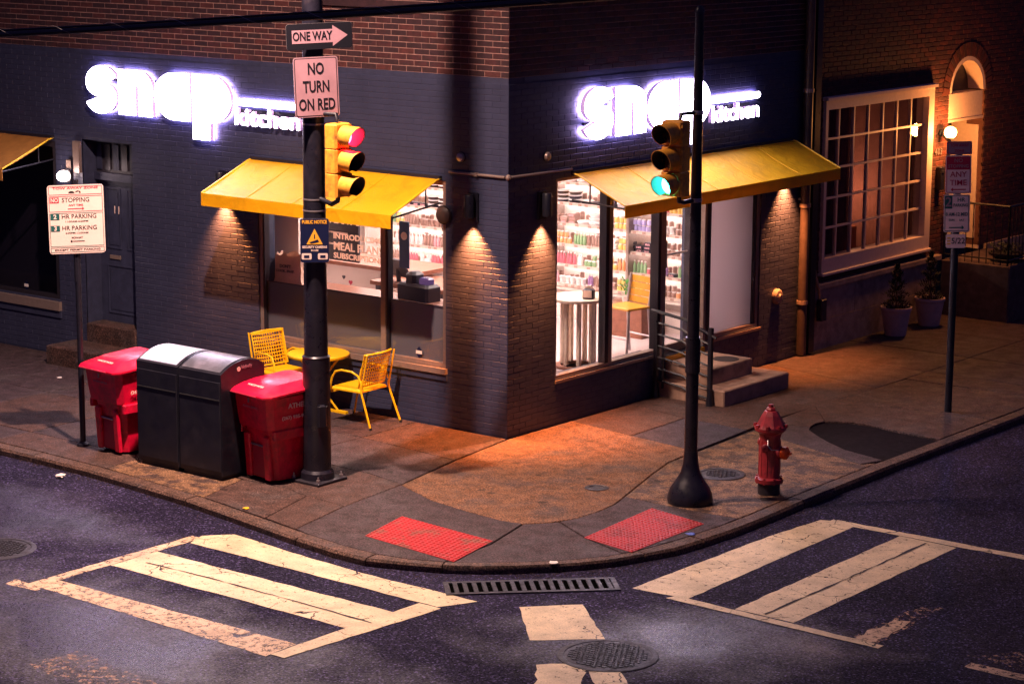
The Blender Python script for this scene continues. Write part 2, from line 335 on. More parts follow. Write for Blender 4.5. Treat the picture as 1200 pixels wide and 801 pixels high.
def paint(name, wear=.36, c=(.80,.62,.40)):
    """road paint that has chipped away: below a noise threshold the surface is transparent to the road under it"""
    ma = bpy.data.materials.new(name); ma.use_nodes = True; nt = ma.node_tree; N = nt.nodes; L = nt.links
    b = N['Principled BSDF']; geo = N.new('ShaderNodeNewGeometry')
    def nz(s, d=5, r=.6, dist=0):
        t = N.new('ShaderNodeTexNoise'); t.inputs['Scale'].default_value = s; t.inputs['Detail'].default_value = d; t.inputs['Roughness'].default_value = r
        t.inputs['Distortion'].default_value = dist; L.new(geo.outputs['Position'], t.inputs['Vector']); return t.outputs[0]
    def mr(src, a, bb, cc, d):
        r = N.new('ShaderNodeMapRange'); L.new(src, r.inputs[0]); r.inputs[1].default_value = a; r.inputs[2].default_value = bb; r.inputs[3].default_value = cc; r.inputs[4].default_value = d; return r.outputs[0]
    n3 = N.new('ShaderNodeTexNoise'); n3.inputs['Scale'].default_value = 5; n3.inputs['Detail'].default_value = 6; L.new(geo.outputs['Position'], n3.inputs['Vector'])
    vm = N.new('ShaderNodeVectorMath'); vm.operation = 'MULTIPLY_ADD'; L.new(n3.outputs['Color'], vm.inputs[0]); vm.inputs[1].default_value = (.3,.3,0); L.new(geo.outputs['Position'], vm.inputs[2])
    vo = N.new('ShaderNodeTexVoronoi'); vo.feature = 'DISTANCE_TO_EDGE'; vo.inputs['Scale'].default_value = 2.1; L.new(vm.outputs[0], vo.inputs['Vector'])
    ck = mr(vo.outputs['Distance'], .004, .012, 0, 1)
    mk = mr(nz(1.3,3), .50, .56, 1, 0)      # cracks only in places
    mx = N.new('ShaderNodeMath'); mx.operation = 'MAXIMUM'; L.new(ck, mx.inputs[0]); L.new(mk, mx.inputs[1])
    hole = mr(nz(16,9,.82), wear, wear+.02, 0, 1)
    al = N.new('ShaderNodeMath'); al.operation = 'MULTIPLY'; L.new(mx.outputs[0], al.inputs[0]); L.new(hole, al.inputs[1])
    L.new(al.outputs[0], b.inputs['Alpha'])
    s = N.new('ShaderNodeVectorMath'); s.operation = 'SCALE'; s.inputs[0].default_value = c
    m2 = N.new('ShaderNodeMath'); m2.operation = 'MULTIPLY'; L.new(mr(nz(60,4,.7), .3,.7,.72,1.12), m2.inputs[0]); L.new(mr(nz(2.3,5,.7), .35,.68,1.08,.66), m2.inputs[1])
    L.new(m2.outputs[0], s.inputs['Scale']); L.new(s.outputs[0], b.inputs['Base Color']); b.inputs['Roughness'].default_value = .55
    bp = N.new('ShaderNodeBump'); bp.inputs['Strength'].default_value = .4; bp.inputs['Distance'].default_value = .005
    L.new(nz(80,4,.75), bp.inputs['Height']); L.new(bp.outputs[0], b.inputs['Normal'])
    return ma
M['pitblack'] = mat('drain_pit_shade', (.002,.002,.002), 1, spec=0)
M['crackfill'] = mat('crack_fill', (.028,.022,.034), .8, noise=(60,.5))
M['paint'] = paint('road_paint', .395)
M['paint_worn'] = paint('worn_road_paint', .445, (.70,.48,.32))
M['paint_gone'] = paint('faded_road_paint', .545, (.60,.36,.24))

# ---------------------------------------------------------------- street lamp (lights the corner)
def street_lamp_light(parent, loc, power):
    ld = bpy.data.lights.new('street_lamp_light', 'SPOT'); ld.energy = power; ld.color = (1, .66, .52); ld.shadow_soft_size = .10
    ld.spot_size = R(146); ld.spot_blend = 1
    o = bpy.data.objects.new('street_lamp_light', ld); col.objects.link(o); o.parent = parent; o.location = loc; o.rotation_euler = (0, R(15), 0)
    return o

# ---------------------------------------------------------------- ground
ROAD = -.085
def rd(x, y): return (x+(16.393-x)*.0101, y+(-20.695-y)*.0101)   # the road lies higher than first measured
g = MB(); g.add([(-120,-120,ROAD),(120,-120,ROAD),(120,120,ROAD),(-120,120,ROAD)], [(0,1,2,3)])
g.build('road', M['asphalt'], kind='structure')
KERB = [(-60,-3.88),(-3.6,-3.88),(-2.6,-3.92),(-1.97,-3.98),(-.88,-4.1),(.25,-4.30),(1.04,-4.45),(1.6,-4.53),(2.0,-4.54),(2.35,-4.47),(2.68,-4.33),(2.97,-4.13),(3.22,-3.90),(3.44,-3.66),(3.62,-3.42),(3.77,-3.17),(3.88,-2.85),(3.94,-2.5),(3.98,-2.1),(4.01,-1.6),(4.01,-1.1),(3.97,-.2),(3.93,1.8),(3.93,60)]
def offset(path, d):
    out = []
    for i, p in enumerate(path):
        a = Vector(path[max(i-1,0)]); b = Vector(path[min(i+1,len(path)-1)]); t = (b-a).normalized()
        e = .65 if d > .1 and p[0]-p[1] > 6.6 and abs(p[0]) < 3.9 else 1
        out.append((p[0]+t.y*d*e, p[1]-t.x*d*e))
    return out
KO = offset(KERB, .17); KI = offset(KERB, .006)
sw = MB()
sw.prism([(-60,.0)]+[(p[0],p[1]) for p in KERB]+[(-.2,60),(-.2,0)], -.14, -.03)
sidewalk = sw.build('sidewalk', M['joint'], kind='structure')
# kerb stones, each its own piece
def lerp(a, b, t): return (a[0]+(b[0]-a[0])*t, a[1]+(b[1]-a[1])*t)
kerb = MB().box(-60.2,-60.1,-4,-3.9,-.15,0).build('kerb', M['kerb'], kind='structure')
def resample(path, step):
    out = [path[0]]; acc = 0
    for a, b in zip(path, path[1:]):
        l = math.hypot(b[0]-a[0], b[1]-a[1]); n = max(1, round(l/step))
        out += [lerp(a, b, (k+1)/n) for k in range(n)]
    return out
kin = [(-16,-3.88),(-13.5,-3.88),(-11,-3.88),(-8.6,-3.88),(-6.2,-3.88)] + KERB[1:-1] + [(3.93,4.2),(3.93,6.6),(3.93,9),(3.93,12),(3.93,16)]
ko_ = offset(kin, .17); ki_ = offset(kin, .004)
joints = [0,1,2,3,4,5,8,10,12,14,17,20,22,25,26,27,28,29,30,31,32]
joints = [j for j in joints if j < len(kin)]
if joints[-1] != len(kin)-1: joints.append(len(kin)-1)
for a, b in zip(joints, joints[1:]):
    P1 = ki_[a:b+1]; P2 = ko_[a:b+1]
    def sh(P):  # pull the two ends in by 3 mm for the joint
        P = list(P)
        for e, nb in ((0,1),(-1,-2)):
            d = Vector(P[nb])-Vector(P[e]); d = d.normalized()*.007; P[e] = (P[e][0]+d.x, P[e][1]+d.y)
        return P
    P1, P2 = sh(P1), sh(P2); n = len(P1); dz = random.uniform(-.003,.003)
    P3 = [lerp(q, p, .13) for p, q in zip(P1, P2)]
    vs = [(*p,-.12) for p in P1]+[(*p,-.001+dz) for p in P1]+[(*p,-.004+dz) for p in P3]+[(*p,-.03) for p in P2]+[(*p,-.12) for p in P2]
    fs = []
    for r in range(4):
        for i in range(n-1): fs.append((r*n+i, r*n+i+1, (r+1)*n+i+1, (r+1)*n+i))
    fs += [tuple(r*n for r in range(5)), tuple(r*n+n-1 for r in range(4,-1,-1))]
    MB().add(vs, fs).build('kerb_stone', M['kerb'], kerb, smooth=30)
# paving slabs
def inset(poly, d):
    n = len(poly); area = sum(poly[i][0]*poly[(i+1)%n][1]-poly[(i+1)%n][0]*poly[i][1] for i in range(n))
    if area < 0: poly = poly[::-1]
    out = []
    for i in range(n):
        p = Vector(poly[i]); a = Vector(poly[i-1]); b = Vector(poly[(i+1)%n])
        t1 = (p-a).normalized(); t2 = (b-p).normalized(); n1 = Vector((-t1.y,t1.x)); n2 = Vector((-t2.y,t2.x))
        k = max(.35, 1+n1.dot(n2)); q = p+(n1+n2)/k*d; out.append((q.x,q.y))
    return out
def slab(poly, ma, dz=0, gap=.007):
    p0 = inset(poly, gap); p1 = inset(poly, gap+.006); n = len(p0); z = random.uniform(-.0025,.0025)+dz
    vs = [(*p,-.06) for p in p0]+[(*p,z-.006) for p in p0]+[(*p,z) for p in p1]
    fs = [(i,(i+1)%n,n+(i+1)%n,n+i) for i in range(n)]+[(n+i,n+(i+1)%n,2*n+(i+1)%n,2*n+i) for i in range(n)]+[tuple(range(2*n,3*n))]
    mb = MB(); mb.add(vs, fs); return mb.build('paving_slab', M[ma], sidewalk)
def kb(t0, t1):   # kerb-side points between two indices of KERB
    return [KI[i] for i in range(t0, t1+1)]
kerbpt = lambda x: None
S = [
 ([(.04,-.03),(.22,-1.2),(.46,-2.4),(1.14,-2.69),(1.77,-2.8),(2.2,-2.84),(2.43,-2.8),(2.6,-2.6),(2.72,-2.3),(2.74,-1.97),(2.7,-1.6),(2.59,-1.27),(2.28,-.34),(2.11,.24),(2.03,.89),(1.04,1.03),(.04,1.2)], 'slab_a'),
 ([(.46,-2.4),(1.14,-2.69),(1.77,-2.8),(2.2,-2.84),(2.43,-2.8),(2.64,-3.58)]+[KI[i] for i in (10,9,8,7,6)]+[(.8,-4.39),(.59,-3.45)], 'slab_c'),
 ([(2.43,-2.8),(2.6,-2.6),(2.66,-2.5),(3.2,-2.8),(3.82,-3.02)]+[KI[i] for i in (15,14,13,12,11,10)]+[(2.64,-3.58)], 'slab_c'),
 ([(2.66,-2.5),(2.72,-2.3),(2.74,-1.97),(2.7,-1.6),(2.59,-1.27),(3.19,-1.31),(4.0,-1.25)]+[KI[i] for i in (19,18,17,16)]+[(3.82,-3.02),(3.2,-2.8)], 'slab_c'),
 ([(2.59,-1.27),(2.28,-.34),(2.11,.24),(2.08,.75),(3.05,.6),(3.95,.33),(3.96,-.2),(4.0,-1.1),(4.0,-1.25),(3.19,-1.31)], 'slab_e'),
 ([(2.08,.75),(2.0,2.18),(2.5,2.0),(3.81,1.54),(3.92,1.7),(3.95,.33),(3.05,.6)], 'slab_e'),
 ([(1.04,1.03),(1.0,2.2),(1.93,2.15),(2.03,.89)], 'slab_d'),
 ([(.04,1.2),(1.04,1.03),(1.0,2.2),(.5,2.3),(.04,2.4)], 'slab_b'),
 ([(.04,2.4),(.5,2.3),(1.0,2.2),(1.93,2.15),(1.88,3.1),(1.9,3.74),(.04,3.9)], 'slab_b'),
 ([(.04,3.9),(1.9,3.74),(1.93,5.2),(.04,5.6)], 'slab_b'),
 ([(2.0,2.18),(2.5,2.0),(3.81,1.54),(3.92,1.86),(3.34,2.02),(3.0,2.22),(2.73,2.42),(2.5,2.62),(2.42,2.77),(1.92,2.6)], 'slab_c'),
 ([(1.92,2.6),(2.42,2.77),(2.38,2.95),(2.41,3.12),(2.36,3.19),(1.87,3.78)], 'slab_b'),
 ([(1.87,3.78),(2.36,3.19),(2.41,3.12),(2.69,3.3),(3.0,3.3),(3.38,3.22),(3.92,3.17),(3.92,4.5),(3.29,4.46),(2.86,4.35),(1.9,4.3)], 'slab_b'),
 ([(1.9,4.3),(2.86,4.35),(3.29,4.46),(3.92,4.5),(3.92,6.0),(1.95,5.9)], 'slab_b'),
 # left side
 ([(-1.35,-.03),(-1.33,-1.04),(-.35,-1.13),(.2,-1.2),(.02,-.03)], 'slab_b'),
 ([(-1.33,-1.04),(-.35,-1.13),(.2,-1.2),(.45,-2.38),(-.12,-2.25),(-1.36,-2.2)], 'slab_c'),
 ([(-.12,-2.25),(.45,-2.38),(.59,-3.45),(-.0,-3.38),(-.37,-3.28),(-1.38,-3.3),(-1.36,-2.2)], 'slab_b'),
 ([(-.0,-3.38),(.59,-3.45),(.8,-4.39),(.27,-4.28)], 'slab_b'),
 ([(-.80,-4.10),(-1.02,-3.31),(-.37,-3.28),(-.0,-3.38),(.27,-4.28)], 'slab_b'),
 ([(-2.52,-3.91),(-2.56,-3.31),(-1.02,-3.31),(-.80,-4.10),(-1.97,-3.97)], 'slab_e'),
 ([(-3.0,-.03),(-3.0,-1.12),(-1.33,-1.04),(-1.35,-.03)], 'slab_c'),
 ([(-3.0,-1.12),(-3.0,-2.2),(-1.36,-2.2),(-1.33,-1.04)], 'slab_c'),
 ([(-3.0,-2.2),(-3.0,-3.31),(-1.38,-3.3),(-1.36,-2.2)], 'slab_c'),
 ([(-4.5,-3.3),(-4.5,-3.87),(-3.6,-3.87),(-2.6,-3.91),(-2.52,-3.91),(-2.56,-3.31),(-3.0,-3.31)], 'slab_b'),
 ([(-4.5,-.03),(-4.5,-1.75),(-3.0,-1.75),(-3.0,-.03)], 'slab_c'),
 ([(-4.5,-1.75),(-4.5,-3.3),(-3.0,-3.31),(-3.0,-1.75)], 'slab_c'),
]
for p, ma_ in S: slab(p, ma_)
xs = [-4.5,-6.02,-7.55,-9.1,-10.6,-12.1,-13.6,-15.1,-16.6]
for i, (a, b) in enumerate(zip(xs, xs[1:])):
    for y0, y1 in ((-.03,-1.73),(-1.73,-3.3),(-3.3,-3.87)):
        if i == 0 and y1 == -3.87: pass
        slab([(b,y0),(b,y1),(a,y1),(a,y0)], random.choice(['slab_c','slab_b','slab_c']))
ys = [5.6,6.55,7.75,9.2,10.7,12.2,13.7,15.2,16.8,18.4,20]
for i, (a, b) in enumerate(zip(ys, ys[1:])):
    x1 = 1.93
    slab([(.04,a),(x1,a-.4 if i == 0 else a),(x1,b),(.04,b)], random.choice(['slab_b','slab_c']))
    slab([(x1,a+.35 if i == 0 else a),(3.92,a+.4 if i == 0 else a),(3.92,b),(x1,b)], random.choice(['slab_b','slab_c']))
for (x0,x1,y0,y1) in ((-60,-16.6,-3.87,-.03),): slab([(x0,y0),(x0,y1),(x1,y1),(x1,y0)], 'slab_c')
slab([(.04,20),(3.92,20),(3.92,60),(.04,60)], 'slab_b')
# soil in the tree pit
pit = [(2.42,2.77),(2.38,2.95),(2.41,3.12),(2.69,3.3),(3.0,3.3),(3.38,3.22),(3.92,3.17),(3.92,1.86),(3.34,2.02),(3.0,2.22),(2.73,2.42),(2.5,2.62)]
MB().prism(inset(pit, .01), -.05, -.022).build('soil', M['dirt'], kind='structure')
# tactile plates with truncated domes
def tactile(name, corners, ma, label):
    A, B, C_, D = [Vector((*c, 0)) for c in corners]
    root = thing(name, label, 'tactile plate', (*((A+B+C_+D)/4).to_tuple()[:2], .004)); O = root.location
    base = [((p-O).x, (p-O).y) for p in (A,B,C_,D)]
    MB().prism(base, -.003, .004).build('plate', ma, root)
    d = MB(); nu, nv = 22, 14
    for i in range(nu):
        for j in range(nv):
            u, v = (i+.5)/nu, (j+.5)/nv
            p = A*(1-u)*(1-v)+B*(1-u)*v+C_*u*v+D*u*(1-v)-O
            r = .018; pts = []
            for rr, z in ((r,.004),(r*.6,.014)):
                pts += [(p.x+rr*math.cos(q*math.pi/3), p.y+rr*math.sin(q*math.pi/3), z) for q in range(6)]
            d.add(pts, [(k,(k+1)%6,6+(k+1)%6,6+k) for k in range(6)]+[(6,7,8,9,10,11)])
    d.build('domes', ma, root, kind='stuff')
    return root
tactile('tactile_plate', [(1.51,-4.15),(1.32,-3.38),(2.60,-3.50),(2.76,-4.29)], M['pad2'], 'worn red tactile plate on the ramp left of the storm drain')
tactile('tactile_plate', [(3.22,-2.83),(3.88,-2.95),(3.85,-1.66),(3.10,-1.50)], M['pad'], 'red tactile plate on the ramp beside the green-light signal pole')

# road markings: sheets 4 mm above the road
def rough_poly(poly, step=.12, amp=.008):
    out = []
    n = len(poly)
    for i in range(n):
        a, b = poly[i], poly[(i+1)%n]; l = math.hypot(b[0]-a[0], b[1]-a[1]); k = max(1,int(l/step)); nx, ny = (b[1]-a[1])/l, -(b[0]-a[0])/l
        for j in range(k):
            e = random.uniform(-amp, amp) if j else 0; p = lerp(a, b, j/k); out.append((p[0]+nx*e, p[1]+ny*e))
    return out
def mark(poly, parent, ma='paint', name='stripe', z=.004, amp=.008):
    p = rough_poly([rd(*q_) for q_ in poly], amp=amp); n = len(p); mb = MB()
    mb.add([(*q, ROAD+z) for q in p], [tuple(range(n))]); return mb.build(name, M[ma], parent)
def rect(x0, x1, y0, y1): return [(x0,y0),(x1,y0),(x1,y1),(x0,y1)]
cwl = link('crosswalk_marking', None, kind='structure')
mark([(-.12,-4.80),(.10,-4.55),(1.0,-4.66),(2.0,-4.74),(3.42,-4.74),(3.24,-5.10),(-.02,-5.05)], cwl)
mark(rect(-.05,3.16,-6.08,-5.47), cwl)
mark([(.15,-5.80),(1.1,-5.77),(2.2,-5.79),(3.1,-5.83),(3.1,-5.845),(2.2,-5.805),(1.1,-5.788),(.15,-5.815)], cwl, 'crackfill', 'seam', .0085, .012)
mark([(-.1,-6.98),(-.05,-6.72),(2.98,-6.68),(3.0,-7.08)], cwl, 'paint_worn')
mark(rect(-.19,-.05,-6.98,-4.86), cwl, 'paint_worn', z=.0065)
mark([(3.16,-7.02),(3.0,-7.02),(3.04,-5.12),(3.30,-5.12)], cwl, z=.0065)
mark([(1.6,-8.5),(1.65,-7.95),(2.9,-8.2),(2.9,-8.6)], cwl, 'paint_gone', amp=.05)
mark([(-.4,-6.95),(-.35,-7.12),(.05,-7.08),(.02,-6.99)], cwl, 'paint_worn')
cwr = link('crosswalk_marking', None, kind='structure')
mark([(4.28,-3.5),(4.87,-3.44),(4.80,-.32),(4.62,-.22),(4.40,-.30),(4.32,-1.2)], cwr)
mark([(5.38,-3.44),(6.0,-3.44),(5.99,-.34),(5.34,-.32)], cwr)
mark([(5.66,-3.4),(5.68,-2.2),(5.67,-.4),(5.69,-.4),(5.70,-2.2),(5.685,-3.4)], cwr, 'crackfill', 'seam', .0085, .012)
mark([(6.62,-3.5),(6.9,-3.56),(6.86,-3.0),(6.84,-2.2),(6.66,-2.25)], cwr, 'paint_gone', amp=.03)
mark([(6.64,-3.48),(6.86,-3.5),(6.80,-2.75),(6.66,-2.8)], cwr, 'paint_worn', amp=.03, z=.006)
mark([(4.74,-3.44),(6.95,-3.5),(6.95,-3.60),(4.70,-3.56)], cwr, z=.0065)
mark([(4.5,-.20),(7.1,-.16),(7.1,-.30),(4.5,-.33)], cwr, z=.0065)
mark([(7.1,-.17),(9.5,-.12),(9.5,-.24),(7.1,-.29)], cwr, 'paint_worn', z=.0065)
mark([(7.75,-3.42),(9.2,-3.42),(9.2,-3.56),(7.75,-3.56)], cwr, 'paint_worn')
mark([(7.6,-3.3),(8.2,-2.6),(8.9,-2.5),(8.8,-3.3)], cwr, 'paint_gone', amp=.05)
bars = link('lane_marking', None, kind='structure')
mark([(3.82,-4.63),(4.22,-4.20),(4.97,-4.88),(4.48,-5.32)], bars, 'paint')
mark([(4.92,-5.80),(5.20,-5.53),(5.36,-5.68),(5.62,-6.15),(5.3,-6.3)], bars, 'paint', amp=.02)
mark([(5.37,-5.66),(5.56,-5.48),(6.3,-6.15),(6.1,-6.35)], bars, 'paint', amp=.012)

# gutter litter
def crumple(name, loc, s, ma, label, cat, flat=.35):
    bm = bmesh.new(); bmesh.ops.create_icosphere(bm, subdivisions=2, radius=s)
    for v in bm.verts: v.co *= random.uniform(.6,1.25); v.co.z *= flat
    me = bpy.data.meshes.new(name); bm.to_mesh(me); bm.free(); me.materials.append(ma)
    return tag(link(name, me, loc=loc), label, cat)
crumple('paper_scrap', (-2.82,-4.29,-.06), .055, M['paper'], 'crumpled white paper lying in the gutter below the red carts', 'litter')
crumple('bottle_cap', (3.50,-3.70,.006), .045, M['paper'], 'flattened white lid lying on the kerb above the storm drain', 'litter', .12)
crumple('wrapper', (3.96,-2.06,.008), .05, M['blue'], 'small blue wrapper on the pavement beside the right red plate', 'litter', .12)
crumple('wrapper', (-.12,-4.16,.01), .035, M['amber'], 'thin yellow wrapper on the pavement below the second cart', 'litter', .12)
crumple('paper_scrap', (-6.54,-1.09,.012), .035, M['paper'], 'small pale scrap on the pavement before the dark door step', 'litter', .3)
gr = MB()
for k in range(1500):   # grit that gathers in the gutter at the corner
    i = random.randint(4, len(kin)-8); t = random.random(); p = lerp(ko_[i], ko_[i+1], t); n = Vector((p[0]-1.5, p[1]+1.5)).normalized(); d = abs(random.gauss(0,.14))
    s_ = random.uniform(.003,.011); gr.add([(p[0]+n.x*d-s_,p[1]+n.y*d,ROAD),(p[0]+n.x*d+s_,p[1]+n.y*d-s_,ROAD),(p[0]+n.x*d,p[1]+n.y*d+s_,ROAD),(p[0]+n.x*d,p[1]+n.y*d,ROAD+s_)], [(0,1,3),(1,2,3),(2,0,3)])
tag(gr.build('gutter_grit', M['slab_c'], kind='stuff'), 'fine grit and dust gathered along the kerb', 'grit')

# storm drain: cast frame with bars, over a black sheet for the shade below
dr = thing('storm_drain', 'cast iron storm drain grate in the gutter at the rounded corner', 'storm drain', (3.65,-4.23,ROAD), math.atan2(1.04,1.05))
L_, W_ = 1.62, .40
f_ = MB(); f_.box(-L_/2,L_/2,-W_/2,-W_/2+.05,0,.014); f_.box(-L_/2,L_/2,W_/2-.05,W_/2,0,.014); f_.box(-L_/2,-L_/2+.05,-W_/2+.05,W_/2-.05,0,.014); f_.box(L_/2-.05,L_/2,-W_/2+.05,W_/2-.05,0,.014)
f_.build('frame', M['castiron'], dr)
MB().box(-L_/2+.05,L_/2-.05,-W_/2+.05,W_/2-.05,.001,.003).build('pit_shade_sheet', M['pitblack'], dr)  # black sheet just above the road, standing in for the pit's shade
bar = MB().box(-.021,.021,-W_/2+.05,W_/2-.05,0,.015).mesh('grate_bar', M['castiron'])
nb = 17
for k in range(nb): link('grate_bar', bar, dr, loc=(-L_/2+.05+(k+.5)*(L_-.1)/nb+.012, 0, .0))

# manhole covers
def manhole(loc, r, label, z=.004, studs=True, ma='castiron'):
    t = thing('manhole_cover', label, 'manhole cover', loc)
    MB().lathe([(r,-.002),(r,z),(r-.012,z+.004),(r-.05,z+.004),(r-.055,z-.001)], 56).build('rim', M[ma], t, smooth=30)
    MB().lathe([(r-.065,-.002),(r-.065,z),(r-.07,z+.001)], 56).build('lid', M[ma], t, smooth=30)
    if studs:
        d = MB(); s_ = .052; n = int(r/s_)+1
        for i in range(-n, n+1):
            for j in range(-n, n+1):
                x, y = (i+.5*(j%2))*s_, j*s_*.87
                if math.hypot(x,y) < r-.10: d.cbox(x+random.uniform(-.003,.003), y, z+.004, .034, .030, .008)
        d.build('studs', M[ma], t, kind='stuff')
    return t
manhole((*rd(5.25,-5.22),ROAD), .43, 'large studded iron manhole cover between the white road bars', .006)
manhole((*rd(-1.35,-6.42),ROAD), .40, 'dark manhole cover in the road at the left edge of the photograph', .004)
manhole((2.86,.16,.003), .27, 'round iron cover in the pavement behind the flared signal pole', .003)
manhole((2.16,-1.18,.003), .13, 'small round utility lid in the large buff slab', .002, False)

# ================================================================ the corner building
M['redbrick2'] = mat('red_brick_dark', (.034,.012,.018), .8, noise=(14,.4), bump=(90,.5,.006))
M['redbrick3'] = mat('red_brick_warm', (.075,.019,.020), .8, noise=(14,.4), bump=(90,.5,.006))
M['oldbrick2'] = mat('old_red_brick_dark', (.05,.014,.014), .8, noise=(14,.4), bump=(90,.5,.006))
CAMP = Vector((16.393,-20.695,6.3))
def subtract(span, cuts):
    out = [span]
    for c0, c1 in cuts:
        nxt = []
        for a, b in out:
            if c1 <= a or c0 >= b: nxt.append((a,b)); continue
            if c0 > a: nxt.append((a,c0))
            if c1 < b: nxt.append((c1,b))
        out = nxt
    return out
PL, PC = .235, .0682
def wall_mesh(u0, u1, z0, z1, opens, plane, thick, to3):
    us = sorted({u0,u1,*[a for o in opens for a in o[:2] if u0 < a < u1]}); zs = sorted({z0,z1,*[a for o in opens for a in o[2:4] if z0 < a < z1]})
    mb = MB()
    for za, zb in zip(zs, zs[1:]):
        run = None; segs = []
        for ua, ub in zip(us, us[1:]):
            um, zm = (ua+ub)/2, (za+zb)/2
            if any(o[0] < um < o[1] and o[2] < zm < o[3] for o in opens): run = None; continue
            if run is not None and segs and segs[-1][1] == ua: segs[-1][1] = ub
            else: segs.append([ua,ub])
            run = 1
        for ua, ub in segs: to3(mb, ua, ub, za, zb, plane, thick)
    return mb
def left3(mb, u0, u1, z0, z1, p, t): mb.box(u0, u1, p, p+t, z0, z1)
def right3(mb, u0, u1, z0, z1, p, t): mb.box(p-t, p, u0, u1, z0, z1)
def brick_rows(u0, u1, z0, z1, opens, side, j=.006):
    """list of (ua, ub, za, zb, full)"""
    out = []; k0 = int(round(z0/PC)); k1 = int(z1/PC)
    for k in range(k0, k1):
        za, zb = k*PC+j, (k+1)*PC-j; zm = (za+zb)/2
        spans = subtract((u0,u1), [(o[0],o[1]) for o in opens if o[2] < zm < o[3]])
        off = (k%2)*PL/2
        n0 = int(u0/PL)-2; n1 = int(u1/PL)+2
        for n in range(n0, n1):
            a, b = n*PL+off+j-.001, (n+1)*PL+off-j+.001
            for s0, s1 in spans:
                aa, bb = max(a,s0), min(b,s1)
                if bb-aa > .03: out.append((aa,bb,za,zb, bb-aa > PL-2*j+.0015))
    return out
def lay_bricks(bricks, side, mats, matfn, parent, limit, plane=0.0, j=.006):
    def cen(b):
        u, z = (b[0]+b[1])/2, (b[2]+b[3])/2
        return Vector((u,plane,z)) if side == 'L' else Vector((plane,u,z))
    full = sorted([b for b in bricks if b[4] and b[2] < 5.0], key=lambda b: (cen(b)-CAMP).length)[:limit]
    fs_ = set((round(b[0],3),round(b[2],3)) for b in full)
    w, h = PL-2*j+.002, PC-2*j
    def brick_geo(mb, u0, u1, z0, z1, e):
        b = .003
        if side == 'L':
            vs = [(u0,plane+.02,z0),(u1,plane+.02,z0),(u1,plane+.02,z1),(u0,plane+.02,z1),(u0,plane+b+e,z0),(u1,plane+b+e,z0),(u1,plane+b+e,z1),(u0,plane+b+e,z1),(u0+b,plane+e,z0+b),(u1-b,plane+e,z0+b),(u1-b,plane+e,z1-b),(u0+b,plane+e,z1-b)]
        else:
            vs = [(plane-.02,u0,z0),(plane-.02,u1,z0),(plane-.02,u1,z1),(plane-.02,u0,z1),(plane-b-e,u0,z0),(plane-b-e,u1,z0),(plane-b-e,u1,z1),(plane-b-e,u0,z1),(plane-e,u0+b,z0+b),(plane-e,u1-b,z0+b),(plane-e,u1-b,z1-b),(plane-e,u0+b,z1-b)]
        mb.add(vs, [(0,1,5,4),(1,2,6,5),(2,3,7,6),(3,0,4,7),(4,5,9,8),(5,6,10,9),(6,7,11,10),(7,4,8,11),(8,9,10,11)])
    shared = {}
    for i, mname in enumerate(mats):
        mb = MB(); sp = plane; plane_ = plane
        if side == 'L':
            brick_geo(mb, -w/2, w/2, -h/2, h/2, 0); mb.v = [(x,y-plane,z) for x,y,z in mb.v]
        else:
            brick_geo(mb, -w/2, w/2, -h/2, h/2, 0); mb.v = [(x-plane,y,z) for x,y,z in mb.v]
        shared[i] = mb.mesh('brick', M[mname])
    for b in full:
        c = cen(b); e = random.uniform(-.0018,.0018)*(.35 if j < .004 else 1); i = matfn(b)
        if side == 'L': c.y += e
        else: c.x -= e
        link('brick', shared[i], parent, loc=c)
    rest = MB(); mi = []
    for b in bricks:
        if (round(b[0],3),round(b[2],3)) in fs_: continue
        brick_geo(rest, b[0], b[1], b[2], b[3], random.uniform(-.0015,.0022)*(.35 if j < .004 else 1)); mi += [matfn(b)]*9
    me = bpy.data.meshes.new('brickwork'); me.from_pydata(rest.v, [], rest.f)
    for mname in mats: me.materials.append(M[mname])
    me.polygons.foreach_set('material_index', mi)
    link('brickwork', me, parent, kind='stuff')

OL = [(-3.98,-.93,.70,2.92), (-7.22,-6.25,-1,2.97), (-14.5,-7.75,.72,2.9), (-2.95,-1.10,4.98,6.7), (-7.2,-5.3,4.98,6.7)]
ORt = [(.91,3.08,.53,2.95), (3.08,4.15,.45,2.95), (4.15,5.40,.53,2.95), (2.2,4.0,5.15,6.8)]
bld = thing('corner_shop_building', 'corner shop building with dark painted brick below and red brick above', 'building', (0,0,0))
ZP = PC*61
lp = wall_mesh(-30,-.006,-.05,ZP,OL,.004,.29,left3).build('painted_wall', M['wallpaint'], bld)
lu = wall_mesh(-30,-.006,ZP,9,OL,.006,.29,left3).build('upper_wall', M['mortar'], bld)
rp = wall_mesh(.2965,6.70,-.05,ZP,ORt,-.004,.29,right3).build('painted_wall', M['wallpaint'], bld)
ru = wall_mesh(.2965,6.70,ZP,9,ORt,-.006,.29,right3).build('upper_wall', M['mortar'], bld)
painted = lambda b: 0
def redpick(b): return [0,1,0,2,0,1][int(abs(math.sin(b[0]*91.7+b[2]*57.3)*6))%6]
lay_bricks(brick_rows(-14,-.004,0,ZP-.01,OL,'L',.0032), 'L', ['brickpaint'], painted, lp, 95, j=.0032)
lay_bricks(brick_rows(-14,-.004,ZP,5.75,OL,'L',.0048), 'L', ['redbrick','redbrick2','redbrick3'], redpick, lu, 90, j=.0048)
lay_bricks(brick_rows(.004,6.70,0,ZP-.01,ORt,'R',.0032), 'R', ['brickpaint'], painted, rp, 60, j=.0032)
lay_bricks(brick_rows(.004,6.70,ZP,5.75,ORt,'R',.0048), 'R', ['redbrick','redbrick2','redbrick3'], redpick, ru, 55, j=.0048)
